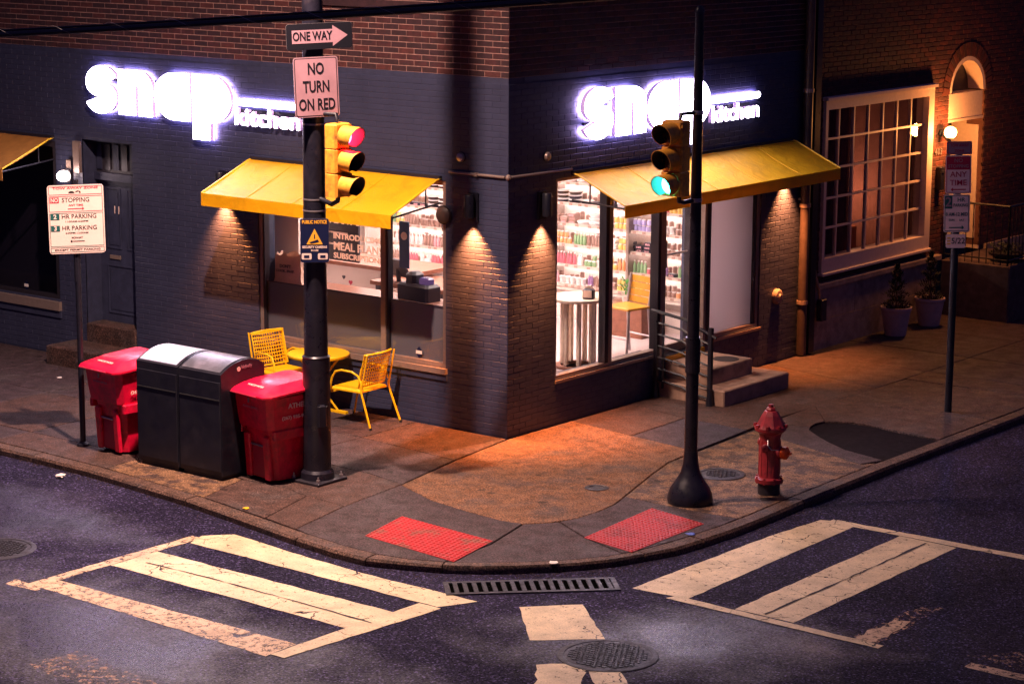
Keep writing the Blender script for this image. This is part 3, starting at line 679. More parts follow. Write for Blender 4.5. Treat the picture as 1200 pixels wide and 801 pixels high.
MB().box(-.31,-.30,.31,6.7,-.05,.3).build('inner_base', M['wallpaint'], rp)
# roof slab and rear walls so the block is closed
MB().box(-30,-.01,.3,20,8.9,9.0).build('roof', M['dark_int'], bld)
MB().box(-29.99,-.31,6.42,6.70,-.05,8.89).build('party_wall', M['wallpaint'], bld)
# window sills and upper windows
def sash(parent, side, u0, u1, z0, z1, plane, fm='dark_alu', cols=2, rows=2):
    f = MB(); t = .06
    def bx(a,b,c,d,e0,e1,mb=f):
        if side == 'L': mb.box(a,b,plane+e0,plane+e1,c,d)
        else: mb.box(plane-e1,plane-e0,a,b,c,d)
    bx(u0,u1,z0,z0+t,.08,.16); bx(u0,u1,z1-t,z1,.08,.16); bx(u0,u0+t,z0+t,z1-t,.08,.16); bx(u1-t,u1,z0+t,z1-t,.08,.16)
    bx(u0+t,u1-t,(z0+z1)/2-.02,(z0+z1)/2+.02,.085,.15)
    w_ = f.build('window', M[fm], parent)
    gmb = MB(); bx(u0+t,u1-t,z0+t,z1-t,.12,.125,gmb); gmb.build('pane', M['dark_int'], w_)
    return w_
MB().box(-3.0,-1.05,-.035,.10,4.885,4.975).build('window_sill', M['redbrick2'], bld)
sash(bld, 'L', -2.95, -1.10, 4.98, 6.7, 0)
MB().box(-7.25,-5.25,-.035,.10,4.885,4.975).build('window_sill', M['redbrick2'], bld)
sash(bld, 'L', -7.2, -5.3, 4.98, 6.7, 0)
MB().box(-.10,.035,2.15,4.05,5.055,5.145).build('window_sill', M['stone'], bld)
sash(bld, 'R', 2.2, 4.0, 5.15, 6.8, 0)

# left shop window
def shop_window(name, label, side, members, z0, z1, panes, sillz, mat_='tan_alu'):
    pass
sw1 = MB()
wL = MB()
wL.box(-3.98,-3.93,.02,.12,.70,2.92); wL.box(-.985,-.93,.02,.12,.70,2.92); wL.box(-3.93,-.985,.02,.12,.70,.755); wL.box(-3.93,-.985,.02,.12,2.87,2.92)
wl_ = wL.build('shop_window', M['tan_alu'], bld)
MB().box(-1.955,-1.88,.012,.125,.755,2.87).build('mullion', M['tan_alu'], wl_)
MB().box(-1.878,-1.85,.03,.12,.755,2.87).build('mullion', M['dark_alu'], wl_)
MB().box(-3.928,-3.90,.03,.12,.755,2.87).build('mullion', M['dark_alu'], wl_)
for a, b in ((-3.90,-1.955),(-1.85,-.985)):
    MB().box(a,b,.068,.073,.755,2.87).build('pane', M['glass'], wl_)
    MB().box(a,b,.080,.083,.755,1.415).build('frosted_film', M['frost'], wl_)
    MB().box(a,b,.062,.066,1.415,1.428).build('film_edge', M['dark_int'], wl_)
MB().box(-4.03,-.90,-.045,.02,.635,.70).build('window_sill', M['tan_alu'], bld)
MB().box(-4.03,-.90,-.022,.005,.555,.635).build('sill_apron', M['wallpaint'], bld)
def diamond(cx, cz, s, y, parent):
    m_ = MB(); m_.prism([(cx-s,cz),(cx,cz-s*1.2),(cx+s,cz),(cx,cz+s*1.2)], y, y+.002, 'y'); o = m_.build('sticker', M['signnavy'], parent)
    MB().box(cx-s*.8,cx+s*.8,y-.002,y-.001,cz-.02,cz+.02).build('sticker_band', M['paper'], parent)
diamond(-1.39,.83,.06,.058,wl_)
for s_, x, z, sz in (('PLANT BASED',-2.42,2.30,.135),('INTRODUCING',-2.36,2.10,.095),('MEAL PLANS',-2.36,1.975,.135),('SUBSCRIPTIONS',-2.36,1.86,.095)):
    text(s_, sz, M['vinyl'], wl_, (x,.060,z), ext=.001, off=.0035, width=.80, name='window_lettering')

# far left window
wf = MB(); wf.box(-7.83,-7.75,.02,.12,.72,2.9); wf.box(-14.5,-7.83,.02,.12,.72,.80); wf.box(-14.5,-7.83,.02,.12,2.82,2.9); wf.box(-10.9,-10.8,.02,.12,.8,2.82)
wf_ = wf.build('dark_window', M['dark_alu'], bld)
for a, b in ((-14.5,-10.9),(-10.8,-7.83)): MB().box(a,b,.06,.066,.80,2.82).build('pane', M['darkglass'], wf_)
MB().box(-14.5,-7.72,-.05,.02,.60,.72).build('window_sill', M['tan_alu'], bld)
MB().box(-14.5,-7.72,-.022,.005,.50,.60).build('sill_apron', M['wallpaint'], bld)
diamond(-8.5,.86,.055,.05,wf_)
MB().box(-14.5,-7.3,.9,.95,.1,3.0).build('blackout_panel', M['dark_int'], bld)

# recessed door with number 11, transom louvre, mail slot and stone steps
dr1 = MB(); dr1.box(-7.22,-6.25,.28,.33,.50,2.42)
door = dr1.build('side_door', M['wallpaint'], bld)
for z0, z1 in ((.62,1.28),(1.50,2.32)):
    for x0, x1 in ((-7.08,-6.80),(-6.68,-6.40)) if z0 > 1 else ((-7.08,-6.40),):
        f = MB(); f.box(x0,x1,.268,.28,z0,z0+.02); f.box(x0,x1,.268,.28,z1-.02,z1); f.box(x0,x0+.02,.268,.28,z0+.02,z1-.02); f.box(x1-.02,x1,.268,.28,z0+.02,z1-.02); f.box(x0+.05,x1-.05,.272,.28,z0+.05,z1-.05)
        f.build('door_panel', M['wallpaint'], door)
MB().box(-7.02,-6.82,.262,.279,1.36,1.41).build('mail_slot', M['tan_alu'], door)
for x in (-6.90,-6.82): text('1', .15, M['signpeach'], door, (x,.262,2.02), ext=.003, name='digit')
MB().tube([(-6.36,.28,1.5),(-6.36,.22,1.5)], .025, 8).build('door_handle', M['black'], door)
tr = MB(); tr.box(-7.22,-6.25,.20,.28,2.42,2.52); tr.box(-7.22,-6.25,.12,.30,2.94,2.97)
trf = tr.build('transom', M['wallpaint'], bld)
for k in range(6): MB().box(-7.20+.165*k,-7.10+.165*k,.235,.245,2.56,2.90).build('transom_panel', M['dark_alu'] if k % 2 else M['wallpaint'], trf)
MB().box(-7.3,-6.2,.255,.26,2.52,2.94).build('transom_back', M['dark_int'], trf)
MB().bbox(-7.215,-6.255,-.02,.33,.25,.50,.012).build('door_step', M['slab_b'], bld)
MB().bbox(-7.42,-6.05,-.56,.0,0,.25,.015).build('door_step', M['slab_b'], bld)

# right shop front: frames, glass door, frosted panel
def rb(mb, y0, y1, z0, z1, x0=-.12, x1=-.02): return mb.box(x0, x1, y0, y1, z0, z1)
wR = MB(); rb(wR,.91,.96,.53,2.95); rb(wR,.96,3.04,.53,.58); rb(wR,.96,3.04,2.90,2.95)
wr_ = wR.build('shop_window', M['tan_alu'], bld)
MB().box(-.02,.02,.91,3.04,.495,.529).build('window_sill', M['tan_alu'], bld)
rb(MB(),1.93,2.0,.58,2.90,-.115,-.012).build('mullion', M['dark_alu'], wr_); rb(MB(),2.003,2.07,.58,2.90,-.12,-.008).build('mullion', M['tan_alu'], wr_)
rb(MB(),3.04,3.10,.45,2.95,-.13,-.008).build('mullion', M['dark_alu'], wr_); rb(MB(),3.103,3.20,.45,2.95,-.14,-.004).build('mullion', M['tan_alu'], wr_)
for a, b in ((.96,1.93),(2.07,3.04)): rb(MB(),a,b,.58,2.90,-.075,-.07).build('pane', M['glass'], wr_)
dg = MB(); rb(dg,3.20,3.25,.46,2.62,-.20,-.15); rb(dg,4.02,4.08,.46,2.62,-.20,-.15); rb(dg,3.25,4.02,.46,.56,-.20,-.15); rb(dg,3.25,4.02,2.56,2.62,-.20,-.15)
gd = dg.build('glass_door', M['tan_alu'], bld)
rb(MB(),3.25,4.02,.56,2.56,-.178,-.172).build('pane', M['glass'], gd)
MB().tube([(-.15,3.32,1.92),(-.08,3.32,1.92),(-.08,3.32,1.58),(-.15,3.32,1.58)], .013, 8).build('pull_handle', M['steel'], gd)
MB().tube([(-.23,3.26,1.70),(-.23,4.0,1.70)], .014, 8).build('push_bar', M['steel'], gd)
rb(MB(),3.20,4.08,2.62,2.66,-.20,-.13).build('head_rail', M['tan_alu'], gd)
rb(MB(),3.20,4.08,2.66,2.93,-.178,-.172).build('transom_pane', M['glass'], gd)
rb(MB(),4.08,4.13,.45,2.95,-.14,-.01).build('mullion', M['tan_alu'], wr_); rb(MB(),4.132,4.22,.45,2.95,-.14,-.006).build('mullion', M['dark_alu'], wr_)
MB().box(-.29,.0,3.21,4.12,.40,.452).build('door_threshold', M['slab_d'], bld)
MB().box(-.02,.012,3.22,4.10,.40,.462).build('threshold_strip', M['amber'], bld)
pf = MB(); rb(pf,5.34,5.40,.53,2.95); rb(pf,4.22,5.34,.53,.585); rb(pf,4.22,5.34,2.90,2.95)
pfw = pf.build('frosted_window', M['tan_alu'], bld)
rb(MB(),5.30,5.338,.585,2.9,-.11,-.03).build('inner_stop', M['dark_alu'], pfw)
rb(MB(),4.22,5.30,.585,2.90,-.075,-.07).build('pane', M['frost2'], pfw)
MB().box(-.80,-.76,4.72,4.98,FLZ,2.6).build('pane_shade_panel', M['wallpaint'], bld)  # panel added indoors to shade part of the frosted pane
MB().box(-.02,.02,4.16,5.44,.495,.529).build('window_sill', M['tan_alu'], bld)

# ---------------------------------------------------------------- conduit, alarm bells, pipes on the walls
cn = MB(); cn.tube([(-.85,-.02,3.04),(-.02,-.02,3.04)], .016, 8)
c1 = thing('conduit', 'pale pipe conduit running round the corner above the wall sconces', 'conduit', (0,0,3.04))
MB().tube([(-.86,-.02,0),(-.03,-.02,0)], .016, 8).build('pipe', M['tan_alu'], c1)
MB().tube([(.02,.03,0),(.02,1.18,-.01)], .016, 8).build('pipe', M['tan_alu'], c1)
MB().sphere((.005,-.005,0), .035, 6).build('elbow_box', M['tan_alu'], c1)
for x in (-.45,): MB().box(x-.02,x+.02,-.04,.0,-.02,.02).build('clip', M['tan_alu'], c1)
def bell(loc, rz, label, r=.055, ma='steel'):
    t = thing('alarm_sounder', label, 'alarm', loc, rz)
    MB().lathe([(r,0),(r,-.02),(r*.8,-.04),(r*.3,-.05)], 16, ax='y').build('dome', M[ma], t, smooth=True)
    MB().lathe([(r*1.15,0.0),(r*1.15,-.008)], 16, ax='y').build('back_plate', M['dark_alu'], t)
bell((-.69,0,3.22), 0, 'small round fixture high on the left face of the corner pillar')
bell((0,.71,3.22), R(90), 'small round fixture high on the right face of the corner pillar', ma='tan_alu')
bell((-.93,-.03,2.53), 0, 'larger brown dome at the edge of the left window beside the sconce', .10, 'brownpipe')
# standpipe cap by the steps
t = thing('wall_inlet', 'pale oval inlet cap low on the wall right of the frosted window', 'wall inlet', (0,5.82,.89), R(90))
MB().lathe([(.105,0),(.105,-.03),(.085,-.06),(.04,-.065)], 20, ax='y').build('cap', M['stone'], t, smooth=True)
MB().lathe([(.045,-.064),(.03,-.085)], 10, ax='y').build('boss', M['tan_alu'], t)
dp = thing('drainpipe', 'thick drainpipe at the right end of the dark painted wall', 'drainpipe', (.09,6.36,0))
MB().tube([(0,0,0.02),(0,0,7)], .065, 14).build('pipe', M['brownpipe'], dp, smooth=True)
for z in (.72,2.05,3.6): MB().lathe([(.078,z),(.078,z+.05)], 16).build('collar', M['tan_alu'], dp)
MB().box(-.10,.0,-.03,.03,2.14,2.17).build('bracket', M['steel'], dp)
dp2 = thing('drainpipe', 'dark rectangular downspout between the two buildings', 'drainpipe', (.07,6.56,0))
MB().box(-.06,.06,-.07,.07,.02,7.5).build('pipe', M['black'], dp2)
cp = thing('conduit', 'thin pale conduit bending into a meter box between the buildings', 'conduit', (.05,6.70,0))
MB().tube([(0,0,7),(0,0,1.25),(.01,.03,1.05),(.03,.12,.85),(.03,.16,.6)], .022, 8).build('pipe', M['tan_alu'], cp, smooth=True)
MB().tube([(.0,-.06,7),(0,-.06,1.0)], .014, 8).build('pipe', M['stone'], cp, smooth=True)
MB().bbox(0,.09,.10,.24,.42,.72,.01).build('meter_box', M['castiron'], cp)

# ---------------------------------------------------------------- wall sconces
def sconce(loc, rz, label, power, parts=True):
    t = thing('wall_sconce', label, 'wall lamp', loc, rz)
    MB().bbox(-.075,.075,-.03,0,-.16,.17,.006).build('back_plate', M['black'], t)
    MB().lathe([(.055,-.12),(.058,-.10),(.058,.13),(.05,.15)], 18, (0,-.095,0)).build('body', M['black'], t, smooth=True)
    MB().lathe([(.042,-.119),(.042,-.112)], 14, (0,-.095,0)).build('lens', M['sconceglow'], t)
    ld = bpy.data.lights.new('sconce_light', 'SPOT'); ld.energy = power; ld.color = (1,.29,.07); ld.spot_size = R(80); ld.spot_blend = .85; ld.shadow_soft_size = .03
    o = bpy.data.objects.new('sconce_light', ld); col.objects.link(o); o.parent = t; o.location = (0,-.095,-.125)
    return t
sconce((-.50,0,2.66), 0, 'dark wall sconce casting a warm arch on the left face of the corner pillar', 1250)
sconce((0,.61,2.66), R(90), 'dark wall sconce casting a warm arch on the right face of the corner pillar', 1250)
sconce((-4.55,0,2.60), 0, 'wall sconce left of the left shop window, half behind the awning', 1000)
sconce((0,5.95,2.66), R(90), 'wall sconce right of the frosted window, behind the end of the right awning', 1300)

# glowing lamp over the side door
t = thing('bulkhead_lamp', 'bright pinkish white wall lamp above the parking sign by the side door', 'wall lamp', (-7.42,0,2.52))
MB().bbox(-.06,.06,-.06,0,.05,.16,.005).build('junction_box', M['stone'], t)
MB().box(.07,.19,-.05,0,.0,.42).build('duct', M['tan_alu'], t)
MB().sphere((-.03,-.13,-.05), .095, 8, .8).build('lens', M['walllampglow'], t, smooth=True)
MB().lathe([(.10,-.0),(.10,-.03)], 16, (-.03,-.06,-.05), 'y').build('rim', M['black'], t)
ld = bpy.data.lights.new('bulkhead_light', 'POINT'); ld.energy = 9; ld.color = (1,.75,.72); ld.shadow_soft_size = .09
o = bpy.data.objects.new('bulkhead_light', ld); col.objects.link(o); o.parent = t; o.location = (-.03,-.26,-.05)

# ---------------------------------------------------------------- awnings
def awning(name, label, W, loc, rz, D=.90, zt=2.95, zf=2.61, zv=2.455, ma='awning', edge=True, vm=None):
    t = thing(name, label, 'awning', loc, rz)
    n = 14; c = MB(); th = .008; prof = [(-.02,zt),(-.10,zt-.015),(-.14,zt-.035)]+[(-.14-(D-.14)*k/6, zt-.035-(zt-.035-zf)*k/6) for k in range(1,7)]
    vs = []; nu = max(2,int(W/.18)); K = len(prof)
    for i in range(nu+1):
        u = W*i/nu
        for j, (y,z) in enumerate(prof):
            sag = .012*math.sin(math.pi*max(0,j-2)/6)*(1 + .6*math.sin(u*5.1)) if 2 < j < K-1 else 0
            vs.append((u,y,z-sag))
    o_ = len(vs); vs += [(x,y,z-th) for x,y,z in vs]
    fs = []
    for i in range(nu):
        for j in range(K-1):
            a = i*K+j; fs += [(a,a+1,a+K+1,a+K),(o_+a,o_+a+K,o_+a+K+1,o_+a+1)]
    for j in range(K-1): fs += [(j,o_+j,o_+j+1,j+1), (nu*K+j,nu*K+j+1,o_+nu*K+j+1,o_+nu*K+j)]
    c.add(vs, fs); c.build('canopy', M[ma], t, smooth=60)
    ns = max(1,int(W/1.0))
    for q_ in range(1,ns+1):
        u_ = W*q_/(ns+1); sm = MB(); sm.tube([(u_,y,z+.003-(.012*math.sin(math.pi*max(0,jj-2)/6)*(1+.6*math.sin(u_*5.1)) if 2 < jj < K-1 else 0)) for jj,(y,z) in enumerate(prof)], .0045, 4); sm.build('seam', M[ma], t)
    v = MB(); nv = max(2,int(W/.12)); vs = []
    for i in range(nv+1):
        u = W*i/nv; wv = .004*math.sin(u*7)
        vs += [(u,-D-.004,zf+.001),(u,-D-.006+wv,zv),(u,-D+.004,zf+.001),(u,-D+.002+wv,zv)]
    fs = []
    for i in range(nv): a = i*4; fs += [(a,a+4,a+5,a+1),(a+2,a+3,a+7,a+6),(a+1,a+5,a+7,a+3)]
    fs += [(0,1,3,2),(nv*4,nv*4+2,nv*4+3,nv*4+1)]
    v.add(vs, fs); v.build('valance', M[vm or ma], t)
    for u in (0, W):
        MB().tube([(u,y,z) for y,z in prof], .011, 6).build('edge_piping', M['trimy'], t)
        s_ = .02 if u == 0 else -.02
        MB().tube([(u+s_,0,2.66),(u+s_,-D+.01,zf-.04)], .012, 6).build('support_arm', M['black'], t)
        MB().tube([(u+s_,-.26,zt-.10),(u+s_,-.26,2.645)], .010, 6).build('strut', M['black'], t)
    MB().tube([(.02,-D+.02,zf-.03),(W-.02,-D+.02,zf-.03)], .012, 6).build('front_rail', M['black'], t)
    MB().box(-.01,W+.01,-.05,0,zt-.02,zt+.03).build('header', M['dark_alu'], t)
    return t
awning('awning', 'yellow canvas awning over the shop window on the left wall', 3.06, (-4.05,0,0), 0)
awning('awning', 'yellow canvas awning over the glass door and windows on the right wall', 4.88, (0,1.20,0), R(90), D=.78, zt=2.98, zf=2.66, zv=2.51)
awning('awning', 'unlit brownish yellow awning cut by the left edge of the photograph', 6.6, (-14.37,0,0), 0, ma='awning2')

# ---------------------------------------------------------------- illuminated signs
def arc(cx, cy, rx, ry, a0, a1, n): return [(cx+rx*math.cos(R(a0+(a1-a0)*i/n)), cy+ry*math.sin(R(a0+(a1-a0)*i/n))) for i in range(n+1)]
def solid(polys, name, parent, x, z, sx, sz, y0=-.10, y1=-.035):
    """raised letter: glowing face, returns with a violet glow added"""
    side = MB(); face = MB()
    for poly in polys:
        p = [(x+u*sx, z+v*sz) for u, v in poly]; side.prism(p, y0+.001, y1, 'y'); n = len(p); face.add([(u,y0,v) for u,v in p], [tuple(range(n))])
    o = side.build(name, M['letterside'], parent); face.build('lit_face', M['letter'], o)
    back = MB()
    for poly in polys: back.add([(x+u*sx, y1+.002, z+v*sz) for u,v in poly], [tuple(range(len(poly)))])
    back.build('halo_glow_plate', M['halo'], o); return o  # unseen glowing plate added behind each letter to make the wall halo
def snap_sign(label, loc, rz):
    t = thing('shop_sign', label, 'sign', loc, rz)
    # letter polygons in a unit of x-height = 1
    # s : two stacked bowls with narrow wedge-shaped cuts
    s1 = [(.99,.66)]+arc(.52,.66,.49,.36,0,180,14)[1:]+arc(.50,.62,.47,.20,180,235,4)[1:]+[(.50,.40),(.50,.60),(.72,.66)]
    s_up = arc(.52,.66,.50,.36,22,180,14)+arc(.50,.62,.48,.28,180,268,8)[1:]+[(.50,.60),(.60,.67)]
    s_lo = arc(.48,.34,.50,.36,202,360,14)+arc(.50,.38,.48,.28,0,88,8)[1:]+[(.50,.40),(.40,.33)]
    solid([s_up], 'letter_s', t, 0, 0, .60, .60); solid([s_lo], 'letter_s', t, 0, 0, .60, .60, -.099, -.036)
    n_ = [(0,0),(0,1.0),(.46,1.0)]+arc(.55,.62,.45,.38,90,0,9)[1:]+[(1.0,0),(.58,0),(.58,.62),(.555,.69),(.525,.62),(.525,0)]
    n_ = [(0,0),(.0,1.0),(.5,1.0)]+arc(.55,.64,.45,.36,85,0,9)+[(1.0,.0),(.60,0),(.60,.62),(.55,.70),(.50,.62),(.50,0)]
    solid([n_], 'letter_n', t, .635, 0, .63, .58)
    a_ = [(1,0),(1,.480),(.50,.493),(.50,.507),(1,.520),(1,1.0),(.56,1.0)]+arc(.56,.5,.56,.5,90,270,22)[1:]
    solid([a_], 'letter_a', t, 1.305, -.01, .645, .60)
    p_ = [(0,.520),(.46,.508),(.52,.50),(.46,.492),(0,.480),(0,-.36),(.47,-.36),(.47,0.0)]+arc(.48,.5,.56,.5,-90,90,22)[1:]+[(0,1.0)]
    solid([p_], 'letter_p', t, 2.0, -.01, .65, .60)
    b_ = [(0,0),(0,.055),(.04,.085),(1.12,.085),(1.16,.06),(1.16,.03),(1.10,0)]
    solid([b_], 'bar', t, 2.71, .245, 1, 1, -.085, -.03)
    x = 2.72
    o = text('kitchen', .30, M['letter'], t, (3.285,-.088,.10), ext=.0015, off=.0055, width=1.10, name='lit_lettering')
    text('kitchen', .30, M['letterside'], t, (3.285,-.060,.10), ext=.026, off=.0055, width=1.10, name='letter_returns')
    MB().box(.1,3.7,-.03,0,.16,.20).build('mounting_rail', M['black'], t)
    MB().box(.1,2.6,-.03,0,.42,.46).build('mounting_rail', M['black'], t)
    return t
snap_sign('glowing white snap kitchen sign on the left wall', (-7.0,0,3.36), 0)
snap_sign('glowing white snap kitchen sign on the right wall above the door', (0,1.30,3.36), R(90))

# ---------------------------------------------------------------- steps and railing at the glass door
st = thing('entrance_steps', 'pale stone entrance steps below the glass door', 'steps', (0,0,0))
MB().bbox(.004,1.05,2.98,4.50,0,.20,.014).build('step', M['step'], st)
MB().bbox(.004,.72,3.20,4.14,.20,.40,.014).build('step', M['step'], st)
MB().lathe([(.17,0),(.17,.004)], 20, (.50,3.85,.401)).build('worn_patch', M['joint'], st)
rl = thing('handrail', 'black iron handrail with rungs beside the entrance steps', 'railing', (.0,2.93,0))
for x, h in ((.06,1.08),(.87,.98)):
    MB().cbox(x,0,h/2,.05,.05,h).build('post', M['black'], rl)
    MB().lathe([(.05,0),(.045,.05),(.032,.16),(.025,.34)], 10, (x,0,0)).build('post_foot', M['black'], rl, smooth=True)
MB().cbox(.16,0,.6,.024,.024,.95).build('baluster', M['black'], rl)
def rail_path(dz): return [(-.02,0,1.10-dz),(.48,0,1.04-dz),(.60,0,.99-dz),(.95 if dz == 0 else .87,0,.86-dz*.95)]
MB().tube(rail_path(0), .022, 8).build('top_rail', M['black'], rl, smooth=True)
for k in range(1,7): MB().tube([(.06,0,1.10-.145*k),(.46,0,1.05-.145*k),(.56,0,1.00-.145*k),(.87,0,.90-.135*k)], .014, 6).build('rung', M['black'], rl, smooth=True)

# ================================================================ shop interior
FL = .36
inn = thing('shop_interior', 'bright white shop room seen through the corner windows', 'room', (0,0,0))
MB().box(-6.9,-.30,.30,6.40,.30,FL).build('floor', M['floorin'], inn)
MB().box(-6.9,-.30,.30,6.40,3.02,3.08).build('ceiling', M['wallwhite'], inn)
MB().box(-6.98,-6.9,.30,6.40,FL,3.0).build('partition', M['wallwhite'], inn)
MB().box(-6.9,-.30,6.36,6.40,FL,3.0).build('rear_partition', M['wallwhite'], inn)
MB().box(-4.6,-3.86,.60,.66,FL,3.0).build('partition', M['wallwhite'], inn)
for i, (x, y) in enumerate(((-1.3,1.4),(-1.3,3.2),(-3.0,1.4),(-3.0,3.2),(-4.9,3.2),(-5.6,2.2))):
    t = thing('ceiling_light', ['ceiling light panel nearest the corner pillar inside the shop','ceiling light panel above the high table inside the shop','ceiling light panel behind the left window inside the shop','ceiling light panel in the middle of the shop','ceiling light panel near the rear of the shop','ceiling light panel at the far end of the shop'][i], 'ceiling light', (x,y,3.0))
    MB().box(-.62,.62,-.32,.32,0,.019).build('frame', M['white_wood'], t)
    MB().box(-.58,.58,-.28,.28,-.012,-.001).build('diffuser', M['ceillight'], t)
# long open fridge with shelves along the rear
FX0, FX1, FY = -6.6, -.42, 5.0
fr = thing('open_fridge', 'long white open fridge lined with lit shelves of food and drink', 'fridge', (0,FY,FL))
MB().box(FX0,FX1,.58,.64,0,2.6).build('back_panel', M['wallwhite'], fr)
MB().box(FX0,FX1,0,.58,0,.42).build('base', M['wallwhite'], fr)
MB().box(FX0,FX1,-.05,.05,.34,.40).build('bumper', M['tan_alu'], fr)
MB().box(FX0,FX1,.0,.58,2.35,2.6).build('canopy', M['wallwhite'], fr)
MB().box(FX1,FX1+.05,-.04,.62,0,2.6).build('end_panel', M['wallwhite'], fr)
MB().box(FX0-.05,FX0,-.04,.62,0,2.6).build('end_panel', M['wallwhite'], fr)
for x in (-5.0,-3.4,-1.9): MB().box(x-.02,x+.02,.02,.56,.45,2.35).build('upright', M['tan_alu'], fr)
SH = [.46,.74,1.03,1.32,1.61,1.90,2.16]
for z in SH:
    s_ = MB().box(FX0,FX1,.10,.56,z-.012,z).build('shelf', M['wallwhite'], fr)
    MB().box(FX0,FX1,.075,.098,z-.03,z+.012).build('price_rail', M['white_wood'], s_)
    MB().box(FX0,FX1,.50,.52,z+.20,z+.215).build('light_strip', M['strip'], s_)
def pm(name, c, e=.0, r=.4): return mat(name, tuple(.80*v+.20*.78 for v in c) if c[0] > .1 else c, r)
PC_ = {'white':pm('pack_white',(.8,.74,.74)),'black':pm('pack_black',(.02,.015,.03)),'orange':pm('juice_orange',(.8,.28,.02)),'yellow':pm('juice_yellow',(.85,.55,.04)),'purple':pm('juice_purple',(.22,.04,.30)),
       'red':pm('juice_red',(.62,.02,.08)),'green':pm('juice_green',(.16,.38,.12)),'pink':pm('pack_pink',(.75,.30,.36)),'brown':pm('pack_brown',(.30,.12,.07)),'lilac':pm('pack_lilac',(.40,.33,.75))}
def bottle(c):
    me = MB().lathe([(.023,0),(.025,.01),(.025,.105),(.011,.135),(.011,.15)], 9).mesh('juice_bottle', PC_[c], True)
    return me
def tray(c):
    mb = MB(); mb.lathe([(.075,0),(.10,.035),(.10,.04)], 14); me = mb.mesh('meal_tray', PC_[c], True); return me
def cup(c): return MB().lathe([(.032,0),(.043,.085),(.046,.09),(.044,.10)], 10).mesh('food_cup', PC_[c], True)
def jar(c): return MB().lathe([(.030,0),(.034,.012),(.034,.055),(.026,.068)], 9).mesh('snack_jar', PC_[c], True)
def pack(c): return MB().bbox(-.065,.065,-.05,.05,0,.045,.01).mesh('meal_box', PC_[c])
B_ = {c: bottle(c) for c in PC_}; T_ = {c: tray(c) for c in PC_}; U_ = {c: cup(c) for c in PC_}; J_ = {c: jar(c) for c in PC_}; X_k = {c: pack(c) for c in PC_}
lid_t = MB().lathe([(.101,.041),(.10,.05),(.08,.056)], 14).mesh('lid', PC_['white'], True); lid_b = MB().lathe([(.013,.151),(.013,.17)], 8).mesh('cap', PC_['white'], True); lid_j = MB().lathe([(.028,.069),(.028,.082)], 9).mesh('lid', PC_['white'], True)
lid_x = MB().box(-.04,.04,-.05,-.0495,.008,.034).mesh('label_card', PC_['pink'])
ordn = ['lowest','second lowest','third lowest','middle','fourth highest','second highest','highest']
KN = {'b':(B_,'juice_bottle','bottle','juice bottle',lid_b,'cap',.058),'t':(T_,'meal_tray','tray','round meal tray',lid_t,'lid',.208),'u':(U_,'food_cup','cup','food cup',None,'',.096),'j':(J_,'snack_jar','jar','snack jar',lid_j,'lid',.073),'x':(X_k,'meal_box','box','flat meal box',lid_x,'label_card',.138)}
cnt = dict.fromkeys(KN, 0); rs = random.Random(21)
for si, z in enumerate(SH):
    x = FX1-.06
    while x > -6.35:
        if -4.95 < x < -3.3: x = -4.95       # this stretch is behind the corner pillar
        left = x < -1.9
        kind = rs.choices('tubjx', [5,1,.3,.7,4] if left and si >= 3 else [2,2,3,4,3] if si >= 3 else [.4,1,6,2,1])[0]
        c = {'t':['black','black','white','brown','black'],'u':['white','brown','white','green'],'b':['orange','yellow','purple','red','pink','white','white','brown','green'],'j':['white','white','red','brown','green','lilac','orange','yellow'],'x':['white','white','black','brown','black']}[kind]; c = rs.choice(c)
        D_, nm, cn_, ds, cap, capn, stp = KN[kind]; x -= stp/2
        for q in range(rs.randint(2,6) if kind in 'bju' else rs.randint(1,3)):
            if x < -6.45 or cnt[kind] > 285: break
            lay = {'t':rs.choice([1,2,3,3]),'x':rs.choice([1,2,3]),'j':rs.choice([1,2]),'u':1,'b':1}[kind]; hh = {'t':.058,'x':.047,'j':.084}.get(kind,.1)
            for ly in range(lay):
                o = tag(link(nm, D_[c], loc=(x, FY+.17+rs.uniform(-.01,.02), FL+z+.001+ly*hh)), '%s %s on the %s shelf of the fridge' % (c, ds, ordn[si]), cn_, '%s %s on the %s fridge shelf' % (c, cn_+('es' if kind == 'x' else 's'), ordn[si]))
                if cap: link(capn, cap, o)
                cnt[kind] += 1
            x -= stp
        x += stp/2; x -= rs.uniform(.0,.02)
# second row and price cards behind and below them
rw = MB(); pcd = MB()
for z in SH:
    x = FX1-.1
    while x > -6.4:
        h_ = rs.uniform(.05,.15); rw.lathe([(.034,z+.001),(.034,z+h_),(.02,z+h_+.015)], 7, (x,.34,0)); x -= rs.uniform(.07,.10)
    x = FX1-.1
    while x > -6.4:
        pcd.box(x-.028,x+.028,.070,.0745,z-.026,z+.006); x -= rs.choice([.11,.16,.22])
rw.build('rear_stock', PC_['brown'], fr, kind='stuff'); pcd.build('price_cards', PC_['brown'], fr, kind='stuff')
